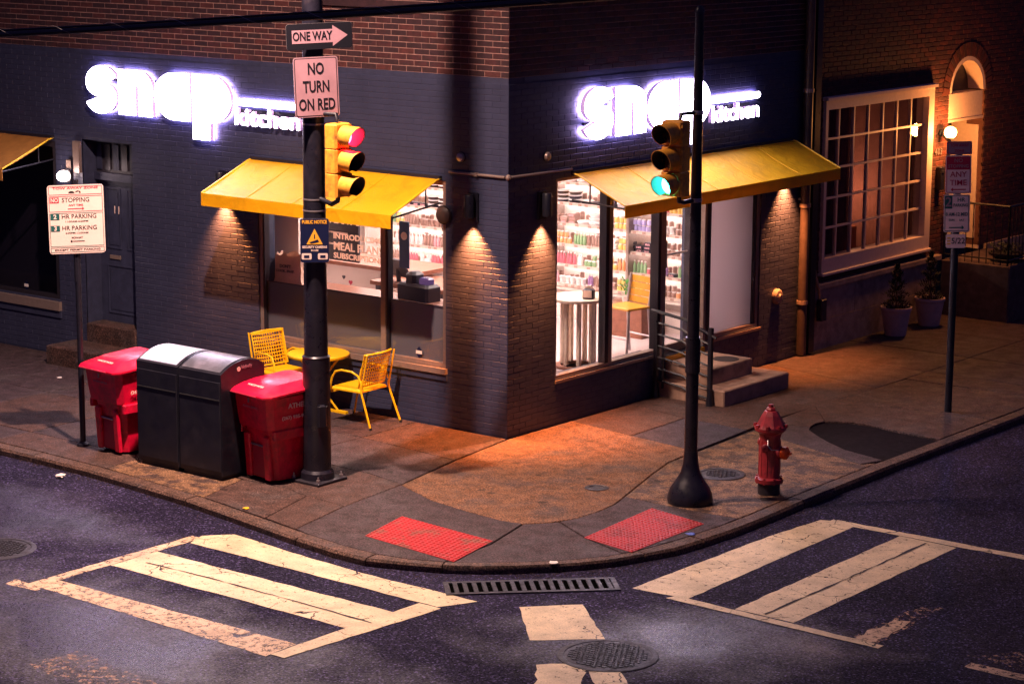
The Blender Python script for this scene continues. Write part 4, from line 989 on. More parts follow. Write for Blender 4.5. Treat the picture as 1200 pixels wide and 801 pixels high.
# high table of slatted legs
ht = thing('high_table', 'pale wooden high table on slatted legs inside the right window', 'table', (-.78,2.42,FL))
MB().lathe([(.36,.86),(.37,.87),(.37,.895),(.36,.90)], 40).build('table_top', M['lightwood'], ht, smooth=30)
MB().lathe([(.30,0),(.30,.03),(.22,.035),(.22,.0)], 28).build('base_ring', M['wood'], ht)
for k in range(7):
    a = 2*math.pi*k/7; MB().cbox(.20*math.cos(a), .20*math.sin(a), .45, .045, .045, .82).build('leg', M['lightwood'], ht)
nb_ = thing('napkin_dispenser', 'dark napkin dispenser on the high table', 'napkin dispenser', (-.58,2.36,FL+.90), R(20))
MB().bbox(-.07,.07,-.06,.06,0,.13,.02).build('case', M['dark_int'], nb_); MB().prism([(-.05,.13),(.05,.13),(.03,.17),(-.03,.16)], -.02, .02, 'y').build('napkin', M['kraft'], nb_)
MB().box(-.055,.055,-.066,-.061,.02,.11).build('face_plate', M['kraft'], nb_)
ch = thing('bar_chair', 'golden wooden slat back bar chair inside the right window', 'chair', (-.74,3.42,FL), R(-12))
for x in (-.21,.21):
    MB().tube([(x,-.20,0),(x*.95,-.16,.62)], .018, 8).build('leg', M['steel'], ch); MB().tube([(x,.24,0),(x*.95,.18,.62),(x,.25,1.02)], .018, 8).build('leg', M['steel'], ch)
MB().bbox(-.23,.23,-.20,.20,.62,.65,.01).build('seat', M['woodyellow'], ch)
MB().tube([(-.21,-.19,.25),(.21,-.19,.25)], .013, 6).build('stretcher', M['steel'], ch); MB().tube([(-.21,.22,.25),(.21,.22,.25)], .013, 6).build('stretcher', M['steel'], ch)
for k in range(4): MB().cbox(0,.235+.012*k,.70+.088*k,.47,.02,.078).build('slat', M['woodyellow'], ch)
pt = thing('potted_plant', 'small bright green plant behind the golden bar chair', 'plant', (-1.55,4.55,FL+.42))
MB().lathe([(.06,0),(.08,.12)], 12).build('pot', M['white_wood'], pt)
lf = MB()
for k in range(90):
    a = random.uniform(0,6.28); r = random.uniform(.01,.12); z = random.uniform(.12,.34); d = Vector((math.cos(a),math.sin(a),.8)).normalized()*.05; p = Vector((r*math.cos(a),r*math.sin(a),z)); s_ = Vector((-math.sin(a),math.cos(a),0))*.016
    lf.add([p-s_,p+s_,p+d], [(0,1,2)])
lf.build('foliage', M['leafg'], pt)
MB().bbox(-1.9,-1.2,4.4,4.8,FL,FL+.42,.01).build('produce_crate', M['wood']); o = bpy.data.objects['produce_crate']; tag(o, 'low wooden box in front of the fridge carrying the green plant', 'crate')
# bar rail / tubular rack by the right window's left edge
rk = thing('tube_rack', 'bent pale tube rack at the left edge of the right window', 'rack', (-.45,1.10,FL))
MB().tube([(0,-.35,.62),(0,.22,.66),(0,.28,.60),(0,.28,.02)], .016, 8).build('tube', M['tan_alu'], rk); MB().tube([(0,-.35,.30),(0,.28,.34)], .014, 8).build('tube', M['tan_alu'], rk)
# hanging ring mobiles by the left and the right windows
def mobile(loc, label):
    t = thing('ring_mobile', label, 'decoration', loc)
    for k, (z, r) in enumerate(((0,.105),(-.34,.0),(-.62,.085))):
        if r: MB().tube([(r*math.cos(q*math.pi/12), .0, z+r*math.sin(q*math.pi/12)*1.1) for q in range(25)], .008, 5).build('ring', M['black'], t)
    MB().tube([(0,0,.5),(0,0,.11)], .004, 4).build('cord', M['black'], t)
    MB().tube([(0,0,-.115),(-.05,0,-.30),(.05,0,-.33),(-.04,0,-.48),(0,0,-.53)], .006, 5).build('twist', M['black'], t)
    return t
mobile((-1.40,.62,2.28), 'black wire rings hanging inside the left shop window')
mobile((-.42,1.02,1.72), 'black wire rings hanging inside the right shop window')
# window counter, bag, till and screens behind the left window
wc = thing('window_counter', 'brown wooden counter running behind the frosted film of the left window', 'counter', (0,0,0))
MB().box(-4.05,-.95,.14,.62,1.34,1.385).build('counter_top', M['wood'], wc)
MB().box(-3.55,-.98,.52,.56,FL,1.34).build('front_panel', M['wallwhite'], wc)
bg_ = thing('paper_bag', 'crumpled brown paper bag standing on the counter in the left window', 'bag', (-3.73,.34,1.386), R(8))
bm = bmesh.new(); bmesh.ops.create_cube(bm, size=1); bmesh.ops.subdivide_edges(bm, edges=bm.edges, cuts=5, use_grid_fill=True)
random.seed(3)
for v in bm.verts:
    t_ = v.co.z+.5; v.co.x *= .42*(1-.12*t_); v.co.y *= .20*(1-.25*t_); v.co.z = t_*.36 + (random.uniform(-.03,.03) if t_ > .9 else 0)
    v.co += Vector((random.uniform(-.01,.01), random.uniform(-.008,.008), 0))
bmesh.ops.delete(bm, geom=[f for f in bm.faces if f.normal.z > .9 and f.calc_center_median().z > .3], context='FACES')
me = bpy.data.meshes.new('bag'); bm.to_mesh(me); bm.free(); me.materials.append(M['kraft']); link('bag_body', me, bg_)
text("DON'T", .055, M['dark_int'], bg_, (-.03,-.104,.21), name='print', off=.001); text('COOK. SNAP.', .045, M['dark_int'], bg_, (-.03,-.104,.15), name='print', off=.001)
random.seed(11)
hc = thing('service_counter', 'white service counter front with red and dark hearts and diamonds', 'counter', (0,0,0))
MB().box(-4.95,-2.72,1.60,2.2,FL,1.42).build('body', M['wallwhite'], hc)
MB().box(-5.0,-2.66,1.54,2.26,1.42,1.47).build('counter_top', M['wood'], hc)
for k,(x,z,s_,mm,hl) in enumerate(((-3.05,1.30,.085,'pink',0),(-3.95,1.08,.06,'pink',1),(-3.88,1.20,.035,'pink',0),(-3.62,1.12,.045,'dark_int',1),(-3.45,1.05,.03,'dark_int',0),(-3.2,1.10,.03,'dark_int',0),(-4.0,1.26,.03,'dark_int',0),(-3.80,1.02,.03,'dark_int',0),(-2.95,1.02,.06,'dark_int',1))):
    heart = [(0,-1),(.9,.0),(.95,.45),(.6,.8),(.2,.75),(0,.45),(-.2,.75),(-.6,.8),(-.95,.45),(-.9,.0)] if k != 8 else [(0,-1),(.8,0),(0,1),(-.8,0)]
    MB().prism([(x+u*s_, z+v*s_) for u,v in heart], 1.594, 1.598, 'y').build('printed_heart' if k != 8 else 'printed_diamond', M[mm], hc)
    if hl and k != 1: MB().prism([(x+u*s_*.6, z+v*s_*.6) for u,v in heart], 1.591, 1.5935, 'y').build('heart_centre', M['wallwhite'], hc)
rc = thing('till_counter', 'dark till counter with a brown top behind the mullion of the left window', 'counter', (0,0,0))
MB().box(-3.1,-1.0,1.10,1.9,1.33,1.38).build('counter_top', M['wood'], rc)
MB().box(-3.05,-1.05,1.15,1.85,FL,1.33).build('body', M['dark_int'], rc)
MB().box(-2.75,-2.6,1.08,1.149,FL,1.32).build('side_panel', M['wallwhite'], rc)
tb = thing('tablet_till', 'tilted purple till screen on the brown counter in the left window', 'till', (-2.76,1.22,1.381), R(-15))
MB(Matrix.Translation((0,0,.19)) @ Matrix.Rotation(R(-55),4,'X')).cbox(0,0,0,.46,.30,.025).build('screen_body', M['dark_int'], tb)
MB(Matrix.Translation((0,-.012,.203)) @ Matrix.Rotation(R(-55),4,'X')).cbox(0,0,0.003,.42,.26,.004).build('screen', M['screen'], tb)
MB().tube([(0,.04,0),(0,.02,.17)], .03, 8).build('stand', M['dark_int'], tb)
tl = thing('card_terminal', 'dark cluttered till machine by the right edge of the left window', 'till', (-1.70,.42,1.386), R(-6))
MB().bbox(-.27,.27,-.13,.13,0,.20,.03).build('body', M['dark_int'], tl); MB().bbox(-.16,.02,-.1,.1,.2,.34,.04).build('printer', M['dark_int'], tl); MB().bbox(.04,.2,-.05,.08,.2,.28,.02).build('keypad', M['screen'], tl)
fp = thing('framed_card', 'small framed card standing by the till in the left window', 'sign', (-1.12,.40,1.386))
MB().box(-.05,.05,-.006,.006,0,.19).build('frame', M['wood'], fp); MB().box(-.035,.035,-.008,-.0065,.02,.17).build('card', M['pink'], fp)
dk = thing('menu_board', 'dark menu board behind the lettering on the left window', 'board', (0,0,0))
MB().box(-3.85,-3.20,1.0,1.03,1.60,2.2).build('panel', M['dark_int'], dk)
for k in range(4): MB().box(-3.78,-3.78+.3+.05*(k%3),.99,.998,2.25-.15*k,2.27-.15*k).build('menu_line', M['signpeach'], dk)
pst = thing('poster', 'narrow blue poster hanging near the middle of the left window', 'poster', (-2.22,.75,1.95))
MB().box(-.08,.08,0,.01,-.28,.30).build('sheet', mat('poster_blue',(.06,.12,.25),.5), pst); MB().lathe([(.05,-.002),(.05,-.004)], 20, (0,0,.12), 'y').build('printed_ring', M['paper'], pst)

# ================================================================ neighbouring brick house
nbh = thing('brick_house', 'dark red brick house with a stone base next to the corner shop', 'building', (0,0,0))
NP = -.02
ON = [(6.95,10.03,1.06,3.44),(10.56,11.72,.84,3.32)]
arch_n = 12
def arch_z(y): return 3.30+math.sqrt(max(0, 1-((y-11.14)/.58)**2))*.53
ONA = ON+[(10.56,11.72,3.30,3.86)]
nw = wall_mesh(6.74,30,.90,9,ON+[(10.56,11.72,3.32,3.86)],NP-.006,.29,right3).build('brick_wall', M['oldmortar'], nbh)
# spandrels beside the arch, stepped finely
sp = MB(); K = 24
for i in range(K):
    y0 = 10.56+1.16*i/K; y1 = 10.56+1.16*(i+1)/K; z = min(arch_z(y0), arch_z(y1))
    if z < 3.85: sp.box(NP-.29,NP-.002,y0,y1,z,3.86)
sp.build('arch_spandrel', M['oldbrick'], nw)
rows = [b for b in brick_rows(6.74,18,.92,5.8,ONA,'R')]
lay_bricks(rows, 'R', ['oldbrick','oldbrick2'], lambda b: int(abs(math.sin(b[0]*71.7+b[2]*37.3)*4))%2, nw, 290, plane=NP)
ri = MB()
for i in range(22):
    a0, a1 = math.pi*i/22+.012, math.pi*(i+1)/22-.012
    ps = [(11.14+.58*math.cos(a)*k_, 3.30+.54*math.sin(a)*k_) for a,k_ in ((a0,1.0),(a1,1.0),(a1,1.36),(a0,1.36))]
    MB().prism(ps, NP-.05, NP+.009, 'x').build('arch_brick', M['oldbrick'] if i % 2 else M['oldbrick2'], nw)
bs = MB().box(NP-.30,NP+.045,6.76,10.30,-.05,.40).build('stone_base', M['stone'], nbh)
for y0, y1 in ((6.76,7.9),(7.905,9.1),(9.105,10.30)): MB().bbox(NP-.30,NP+.04,y0,y1,.405,.84,.006).build('stone_block', M['stone'], bs)
MB().bbox(NP-.30,NP+.075,6.75,10.4,.842,.92,.012).build('water_table', M['stone'], bs)
MB().box(NP-.30,NP+.045,11.9,30,-.05,.90).build('stone_base', M['stone'], nbh)
MB().box(-16,-.31,6.72,6.74,-.05,9).build('side_wall', M['oldmortar'], nbh); MB().box(-16,-.02,6.74,30,8.9,9.0).build('roof', M['dark_int'], nbh)
# the multi-pane window
Y0, Y1, Z0, Z1 = 6.95, 10.03, 1.06, 3.44
wf = MB(); X_ = NP
wf.box(X_-.16,X_+.045,Y0,Y0+.07,Z0,Z1); wf.box(X_-.16,X_+.045,Y1-.16,Y1,Z0,Z1); wf.box(X_-.16,X_+.045,Y0+.07,Y1-.16,Z1-.13,Z1); wf.box(X_-.16,X_+.045,Y0+.07,Y1-.16,Z0,Z0+.19)
bw = wf.build('bay_window', M['white_wood'], nbh)
MB().bbox(X_-.02,X_+.09,Y0-.03,Y1+.03,Z1,Z1+.05,.01).build('cornice', M['white_wood'], bw)
MB().bbox(X_-.02,X_+.08,Y0-.02,Y1+.02,Z0-.04,Z0,.01).build('sill', M['white_wood'], bw)
a0, a1, b0, b1 = Y0+.07, Y1-.16, Z0+.19, Z1-.13; nc, nr = 7, 5
for i in range(1,nc): y = a0+(a1-a0)*i/nc; MB().box(X_-.07,X_-.02,y-.014,y+.014,b0,b1).build('muntin', M['white_wood'], bw)
for j in range(1,nr): z = b0+(b1-b0)*j/nr; MB().box(X_-.072,X_-.018,a0,a1,z-.014,z+.014).build('muntin', M['white_wood'], bw)
for i in range(nc):
    for j in range(nr):
        y = a0+(a1-a0)*i/nc; z = b0+(b1-b0)*j/nr
        MB().box(X_-.048,X_-.044,y+.015,y+(a1-a0)/nc-.015,z+.015,z+(b1-b0)/nr-.015).build('pane', M['darkglass'], bw)
rm = link('front_room', None, nbh)
MB().box(-3.4,-3.35,6.76,10.5,.5,3.6).build('room_wall', M['curtain'], nbh); MB().box(-3.4,-.32,6.76,10.5,.7,.75).build('room_floor', M['wood'], nbh); MB().box(-3.4,-.32,10.5,10.55,.7,3.6).build('room_wall', M['curtain'], nbh); MB().box(-3.4,-.32,6.70+.04,6.76,.7,3.6).build('room_wall', M['curtain'], nbh); MB().box(-3.4,-.32,6.76,10.5,3.6,3.65).build('room_ceiling', M['wallwhite'], nbh)
bpy.data.objects.remove(rm)
tl_ = thing('table_lamp', 'small lit lamp glimpsed low behind the small panes of the brick house window', 'lamp', (-1.5,9.9,1.25))
MB().lathe([(.05,0),(.02,.02),(.02,.22)], 10).build('stem', M['wood'], tl_); MB().lathe([(.10,.22),(.07,.36)], 14).build('shade', emis('lamp_shade_lit', (1,.45,.18), 3), tl_)
ld = bpy.data.lights.new('lamp_bulb', 'POINT'); ld.energy = 40; ld.color = (1,.42,.2); ld.shadow_soft_size = .08
o = bpy.data.objects.new('lamp_bulb', ld); col.objects.link(o); o.parent = tl_; o.location = (.0,0,.5)
sd_ = thing('sideboard', 'wooden sideboard behind the small panes of the brick house window', 'cabinet', (-1.6,9.4,.75))
MB().bbox(-.3,.3,-.8,.8,0,.5,.01).build('cabinet', M['wood'], sd_)
for y in (-.4,.4): MB().box(.30,.312,y-.36,y+.36,.05,.45).build('cabinet_door', M['wood'], sd_)
cu_ = thing('curtain', 'brown pleated curtain behind the small panes of the brick house window', 'curtain', (-.42,7.0,0))
cm = MB(); n = 140; vs = []
for i in range(n+1):
    y = 1.35*i/n; x = .03*math.sin(i*.9)+.012*math.sin(i*2.3); vs += [(x,y,1.15),(x,y,3.4),(x-.01,y,1.15),(x-.01,y,3.4)]
cm.add(vs, [f for i in range(n) for f in ((i*4,i*4+4,i*4+5,i*4+1),(i*4+2,i*4+3,i*4+7,i*4+6))]); cm.build('cloth', M['curtain'], cu_, smooth=True)
# door recess
dd = MB(); dd.box(-.62,-.57,10.56,11.72,.84,2.86); hd = dd.build('front_door', M['dark_int'], nbh)
for z0 in (1.0,1.95): MB().bbox(-.572,-.555,10.72,11.25,z0,z0+.75,.006).build('door_panel', M['dark_int'], hd)
MB().box(-.60,-.03,10.50,10.558,.84,3.3).build('door_jamb', M['white_wood'], nbh)
j2 = MB().box(-.60,-.03,11.722,11.78,.84,3.3).build('door_jamb', M['white_wood'], nbh)
for y in (11.700,): MB().box(-.52,-.10,y,y+.018,1.0,2.75).build('jamb_panel', M['white_wood'], j2)
MB().box(-.30,-.06,10.562,11.716,2.90,3.28).build('door_head', M['white_wood'], nbh)
MB().box(-.24,-.04,10.55,11.72,2.86,2.898).build('door_head_moulding', M['white_wood'], nbh)
ar = MB(); vs = []
for i in range(25):
    a = math.pi*i/24
    vs += [(x_, 11.14+.575*k_*math.cos(a), 3.30+.525*k_*math.sin(a)) for x_,k_ in ((-.02,1.0),(-.02,.88),(-.28,.88),(-.28,1.0))]
fs = [(i*4+k, i*4+(k+1)%4, i*4+4+(k+1)%4, i*4+4+k) for i in range(24) for k in range(4)]
ar.add(vs, fs); ar.build('fanlight_arch', M['white_wood'], nbh, smooth=30)
MB().prism([(11.14+.57*math.cos(math.pi*i/24), 3.285+.52*math.sin(math.pi*i/24)) for i in range(25)], -.30, -.29, 'x').build('fanlight_pane', M['dark_int'], nbh)
# porch lamp and number
pl_ = thing('porch_lamp', 'glowing round porch lamp between the small paned window and the arched door', 'wall lamp', (0,10.32,2.755))
MB().sphere((.15,0,0), .092, 10).build('globe', M['globe'], pl_, smooth=True)
MB().lathe([(.05,-.02),(.05,0)], 14, (0,0,-.02), 'x').build('wall_plate', M['black'], pl_)
MB().tube([(-.01,0,-.02),(.10,0,-.12),(.15,0,-.10)], .012, 6).build('arm', M['black'], pl_); MB().lathe([(.045,-.10),(.05,-.075)], 12, (.15,0,0)).build('cup', M['black'], pl_)
ld = bpy.data.lights.new('porch_light', 'POINT'); ld.energy = 190; ld.color = (1,.34,.08); ld.shadow_soft_size = .095
o = bpy.data.objects.new('porch_light', ld); col.objects.link(o); o.parent = pl_; o.location = (.28,0,.0)
hn = thing('house_number', 'brass house number 403 on the brick beside the porch lamp', 'house number', (NP+.01,10.27,2.46), R(90))
for k, c_ in enumerate('403'): text(c_, .13, M['steel'], hn, (-.08+.08*k,-.006,0), name='digit', ext=.004, off=.003)
mbx = thing('letter_box', 'dark narrow letter box on the brick beside the arched door', 'letter box', (NP,10.30,1.9))
MB().bbox(0,.09,-.06,.06,0,.34,.01).build('box', M['black'], mbx); MB().box(.09,.10,-.045,.045,.25,.28).build('flap', M['black'], mbx)
# stoop with iron railing
sp_ = thing('stone_stoop', 'dim stone stoop with landing and side steps at the arched door', 'steps', (0,0,0))
MB().bbox(.03,1.15,10.42,11.88,0,.84,.015).build('landing', M['dimstone'], sp_)
for k in range(4): MB().bbox(.03,1.13,11.885+.28*k,11.885+.28*(k+1)-.002,0,.67-.17*k,.012).build('step', M['dimstone'], sp_)
ir = thing('iron_railing', 'black iron railing with thin spindles around the stoop landing', 'railing', (0,0,.84))
for (xa,ya,xb,yb) in ((.05,10.46,1.10,10.46),(1.10,10.46,1.10,11.85)):
    MB().tube([(xa,ya,.88),(xb,yb,.88)], .018, 6).build('top_rail', M['black'], ir); MB().tube([(xa,ya,.08),(xb,yb,.08)], .012, 6).build('bottom_rail', M['black'], ir)
    n = int(math.hypot(xb-xa,yb-ya)/.115)
    for k in range(n+1): q = k/n; MB().tube([(xa+(xb-xa)*q,ya+(yb-ya)*q,0),(xa+(xb-xa)*q,ya+(yb-ya)*q,.88)], .008 if k%n else .018, 5).build('spindle', M['black'], ir)
MB().tube([(1.10,11.85,.88),(1.10,13.0,.18)], .018, 6).build('hand_rail', M['black'], ir)
for k in range(8): MB().tube([(1.10,11.99+.14*k,-.2-.085*k),(1.10,11.99+.14*k,.79-.085*k)], .008, 5).build('spindle', M['black'], ir)
vp = thing('vine_pot', 'dark bowl of plants on the landing behind the iron railing', 'plant', (.85,10.9,.842))
MB().lathe([(.12,0),(.26,.10),(.27,.13)], 16).build('bowl', M['castiron'], vp)
lf = MB()
for k in range(200):
    a = random.uniform(0,6.28); r = random.uniform(0,.25); p = Vector((r*math.cos(a),r*math.sin(a),.12+random.uniform(0,.13))); d = Vector((random.uniform(-1,1),random.uniform(-1,1),random.uniform(.2,1))).normalized()*.06; s_ = d.cross(Vector((0,0,1))).normalized()*.018
    lf.add([p-s_,p+s_,p+d], [(0,1,2)])
lf.build('foliage', M['leaf'], vp)
def conifer(loc, label, h=.62):
    t = thing('potted_conifer', label, 'potted tree', loc)
    MB().lathe([(.15,0),(.155,.02),(.21,.36),(.225,.37),(.225,.41),(.20,.41),(.19,.37)], 24).build('planter', M['terracotta'], t, smooth=40)
    MB().lathe([(.188,.365),(.188,.372)], 20).build('soil', M['dirt'], t)
    MB().tube([(0,0,.37),(0,0,.37+h*.8)], [.016,.006], 6).build('trunk', M['wood'], t)
    f = MB()
    for k in range(1500):
        q = random.random()**1.3; z = .40+q*h; R_ = .19*(1-q)**.8*(.75+.35*math.sin(q*26))+.012; a = random.uniform(0,6.28); r = R_*random.uniform(.35,1.08)
        p = Vector((r*math.cos(a),r*math.sin(a),z)); d = Vector((math.cos(a)*random.uniform(.3,1),math.sin(a)*random.uniform(.3,1),random.uniform(.2,1.2))).normalized()*random.uniform(.03,.06); s_ = d.cross(Vector((random.uniform(-1,1),random.uniform(-1,1),1))).normalized()*.007
        f.add([p-s_,p+s_,p+d], [(0,1,2)])
    f.build('crown', M['leaf'], t)
conifer((.33,8.55,0), 'nearer small conifer in a pale pot against the stone base'); conifer((.33,9.55,0), 'farther small conifer in a pale pot, closer to the stoop', .68)

# ================================================================ signal poles
def signal_head(root_loc, rz, label, lit, loc2=None):
    """local frame: faces -Y; housing centred on origin, three sections 0.255 m tall"""
    t = thing('traffic_signal', label, 'traffic light', root_loc, rz)
    H_ = .255
    for k in range(3):
        z = H_*(1-k)
        s_ = MB().bbox(-.125,.125,-.07,.09,z-H_/2+.002,z+H_/2-.002,.014).build('signal_section', M['sigyellow'], t)
        d_ = MB(); d_.bbox(-.115,.115,-.085,-.0705,z-H_/2+.012,z+H_/2-.012,.006); d_.build('door', M['sigyellow'], s_)
        for zz in (-.075,.075): MB().cbox(.13,-.075,z+zz,.014,.02,.03).build('latch', M['sigyellow'], s_)
        on = lit == k
        lens = M['red_on'] if on and k == 0 else M['green_on'] if on else M['lens_off']
        MB().lathe([(.098,0),(.096,-.012),(.07,-.026),(.03,-.034)], 24, (0,-.086,z), 'y').build('lens', lens, s_, smooth=True)
        # cutaway visor: tube open below-front
        v = MB(); n = 26; L1 = .22; vs = []; r = .112
        a0_, a1_ = R(-62), R(242)
        for i in range(n+1):
            a = a0_+(a1_-a0_)*i/n; tt = abs(i/n-.5)*2; Lx = L1*(1-.5*tt**1.6)
            for rr in (r, r-.004):
                vs += [(rr*math.cos(a), -.086, z+rr*math.sin(a)), (rr*math.cos(a)*1.02, -.086-Lx, z+rr*math.sin(a)*1.02-.012)]
        fs = []
        for i in range(n): a = i*4; fs += [(a,a+4,a+5,a+1),(a+2,a+3,a+7,a+6),(a+1,a+5,a+7,a+3)]
        fs += [(0,1,3,2),(n*4,n*4+2,n*4+3,n*4+1)]
        v.add(vs, fs); vo = v.build('visor', M['sigyellow'] if not lit == 9 else M['sigyellow'], s_, smooth=50)
        iv = MB(); vs = []
        for i in range(n+1):
            a = a0_+(a1_-a0_)*i/n; tt = abs(i/n-.5)*2; Lx = L1*(1-.5*tt**1.6)-.004; rr = r-.007
            vs += [(rr*math.cos(a), -.088, z+rr*math.sin(a)), (rr*math.cos(a)*1.02, -.086-Lx, z+rr*math.sin(a)*1.02-.012)]
        iv.add(vs, [(i*2,i*2+1,i*2+3,i*2+2) for i in range(n)]); iv.build('visor_lining', M['visor_in'], s_, smooth=50)
    return t
sp1 = thing('signal_pole', 'thick dark signal pole carrying the one way and no turn on red signs', 'pole', (-.37,-2.82,0))
MB().tube([(0,0,.06),(0,0,1.35),(0,0,1.36),(0,0,9.2)], [.152,.148,.128,.085], 28).build('shaft', M['polepaint'], sp1, smooth=30)
MB().lathe([(.185,.03),(.18,.10),(.158,.13)], 28).build('base_collar', M['polepaint'], sp1, smooth=30)
MB().bbox(-.23,.23,-.23,.23,0,.03,.006).build('base_plate', M['castiron'], sp1)
for sx_ in (-.18,.18):
    for sy_ in (-.18,.18): MB().lathe([(.022,.03),(.022,.06),(.01,.062),(.01,.09)], 6, (sx_,sy_,0)).build('anchor_bolt', M['steel'], sp1)
MB(Matrix.Rotation(R(-25),4,'Z')).bbox(.13,.175,-.055,.055,.62,.86,.02).build('hand_hole_cover', M['polepaint'], sp1)
for z in (1.36,): MB().lathe([(.146,z-.012),(.152,z),(.134,z+.016)], 28).build('step_ring', M['polepaint'], sp1, smooth=True)
rr_ = lambda z: .128+(.085-.128)*(z-1.36)/7.84
for z in (3.84,3.05,2.93,4.52,4.70): MB().lathe([(rr_(z)+.003,z-.009),(rr_(z)+.005,z),(rr_(z)+.003,z+.009)], 28).build('steel_band', M['steel'], sp1, smooth=True)
MB().tube([(.10,-.02,3.06),(.28,-.03,3.02),(.36,-.03,3.06),(.37,-.03,3.14)], .026, 10).build('signal_bracket', M['black'], sp1, smooth=True)
MB().tube([(.02,0,3.95),(.34,-.02,3.96),(.36,-.02,3.90)], .022, 10).build('signal_bracket', M['black'], sp1, smooth=True)
MB().tube([(0,0,8.6),(.03,-.25,8.75),(.12,-1.0,8.55),(.18,-1.6,8.38)], .042, 12).build('lamp_arm', M['polepaint'], sp1, smooth=True)
lum = MB(); 
for i_, (y_, r_, z_) in enumerate(((-1.55,.05,8.38),)): pass
Ml = Matrix.Translation((.215,-1.92,8.30))
MB(Ml).bbox(-.16,.16,-.38,.38,-.04,.09,.05).build('luminaire', M['polepaint'], sp1)
MB(Ml).bbox(-.12,.12,-.22,.22,-.075,-.041,.02).build('luminaire_lens', M['lampglow'], sp1)
street_lamp_light(sp1, (.215,-1.92,8.19), 7900)

hd1 = signal_head((.0,-2.84,3.49), R(90), 'traffic signal with its red light lit on the thick pole', 0)

sp2 = thing('signal_pole', 'slim dark signal pole with a flared bell foot beside the red hydrant', 'pole', (3.255,-1.03,0))
MB().lathe([(.235,0),(.24,.04),(.23,.10),(.205,.16),(.15,.24),(.105,.32),(.082,.42),(.072,.55)], 32).build('bell_foot', M['polepaint'], sp2, smooth=True)
MB().tube([(0,0,.50),(0,0,5.06)], [.070,.045], 20).build('shaft', M['polepaint'], sp2, smooth=True)
MB().lathe([(.05,5.05),(.05,5.09),(.02,5.13)], 14).build('cap', M['polepaint'], sp2, smooth=True)
for z in (3.17,4.06): MB().lathe([(.058,z-.02),(.062,z),(.058,z+.02)], 18).build('clamp', M['steel'], sp2, smooth=True)
MB().tube([(0,0,3.17),(-.03,-.18,3.16),(-.03,-.26,3.18),(-.03,-.27,3.26)], .024, 10).build('signal_bracket', M['black'], sp2, smooth=True)
MB().tube([(0,0,4.06),(-.03,-.25,4.06),(-.03,-.27,4.0)], .02, 10).build('signal_bracket', M['black'], sp2, smooth=True)
MB().lathe([(.076,1.38),(.078,1.40),(.076,1.75)], 18).build('worn_wrap', M['polepaint'], sp2)
hd2 = signal_head((3.20,-1.335,3.62), 0, 'traffic signal with its green light lit on the slim pole', 2)

# ---------------------------------------------------------------- sign panels
def plate(name, label, cat, loc, rz, w_, h_, face, border=None, tilt=0, corner=.03, back='steel'):
    t = thing(name, label, cat, loc, rz); t.rotation_euler[1] = tilt
    def rrect(a, b, c, n=5):
        pts = []
        for sx_, sy_, a0_ in ((1,-1,-90),(1,1,0),(-1,1,90),(-1,-1,180)):
            for k in range(n+1): q = R(a0_+90*k/n); pts.append((sx_*(a-c)+c*math.cos(q), sy_*(b-c)+c*math.sin(q)))
        return pts
    MB().prism(rrect(w_/2,h_/2,corner), 0, .003, 'y').build('plate', M[back], t)
    z = -.0008
    if border:
        MB().prism(rrect(w_/2-.002,h_/2-.002,corner), z, -.0001, 'y').build('edge', M[face], t)
        MB().prism(rrect(w_/2-.012,h_/2-.012,corner-.008), z-.0010, z-.0001, 'y').build('border', M[border], t)
        MB().prism(rrect(w_/2-.020,h_/2-.020,corner-.012), z-.0020, z-.0011, 'y').build('face', M[face], t)
    else: MB().prism(rrect(w_/2-.002,h_/2-.002,corner), z-.0020, z, 'y').build('face', M[face], t)
    return t
TY = -.0045
def arrow(parent, cx, cz, L_, th, ma, d=1):
    h = th*1.9; pts = [(cx-d*L_/2,cz-th/2),(cx+d*(L_/2-h*1.1),cz-th/2),(cx+d*(L_/2-h*1.1),cz-h),(cx+d*L_/2,cz),(cx+d*(L_/2-h*1.1),cz+h),(cx+d*(L_/2-h*1.1),cz+th/2),(cx-d*L_/2,cz+th/2)]
    return MB().prism(pts, TY, TY+.0012, 'y').build('arrow', M[ma], parent)
th_s = R(56)
def front(px, py, z, th, d=.15): return (px+math.sin(th)*d, py-math.cos(th)*d, z)
ow = plate('one_way_sign', 'black ONE WAY sign with a pale arrow at the top of the thick pole', 'sign', front(-.34,-2.80,4.76,th_s,.15), th_s, .70, .27, 'signblack', None, R(-2))
pts = [(-.31,-.085),(.165,-.055),(.165,-.11),(.315,.015),(.165,.125),(.165,.085),(-.31,.068)]
pts = [(-.29,-.068),(.14,-.068),(.14,-.108),(.30,.0),(.14,.108),(.14,.068),(-.29,.068)]
MB().prism(pts, TY, TY+.0012, 'y').build('arrow', M['signpink'], ow)
text('ONE WAY', .125, M['signblack'], ow, (-.075,TY-.001,0), ext=.0006, off=.0035, width=.42)
nt_ = plate('no_turn_sign', 'square NO TURN ON RED sign on the thick pole', 'sign', front(-.37,-2.82,4.235,th_s,.15), th_s, .475, .625, 'signpink', 'signblack', R(-2))
for s_, z, w_ in (('NO',.185,.17),('TURN',0,.28),('ON RED',-.185,.385)): text(s_, .165, M['signblack'], nt_, (.0,TY,z), ext=.0006, off=.0035, width=w_)
th_c = R(42)
se = plate('security_sign', 'navy PUBLIC NOTICE security camera sign low on the thick pole', 'sign', front(-.36,-2.83,2.63,th_c,.15), th_c, .30, .465, 'signnavy', None, 0, .02)
text('PUBLIC NOTICE', .05, M['signamber'], se, (0,TY,.195), ext=.0005, off=.0016, width=.26)
MB().prism([(-.085,-.04),(.085,-.04),(0,.125)], TY, TY+.0012, 'y').build('triangle', M['signamber'], se)
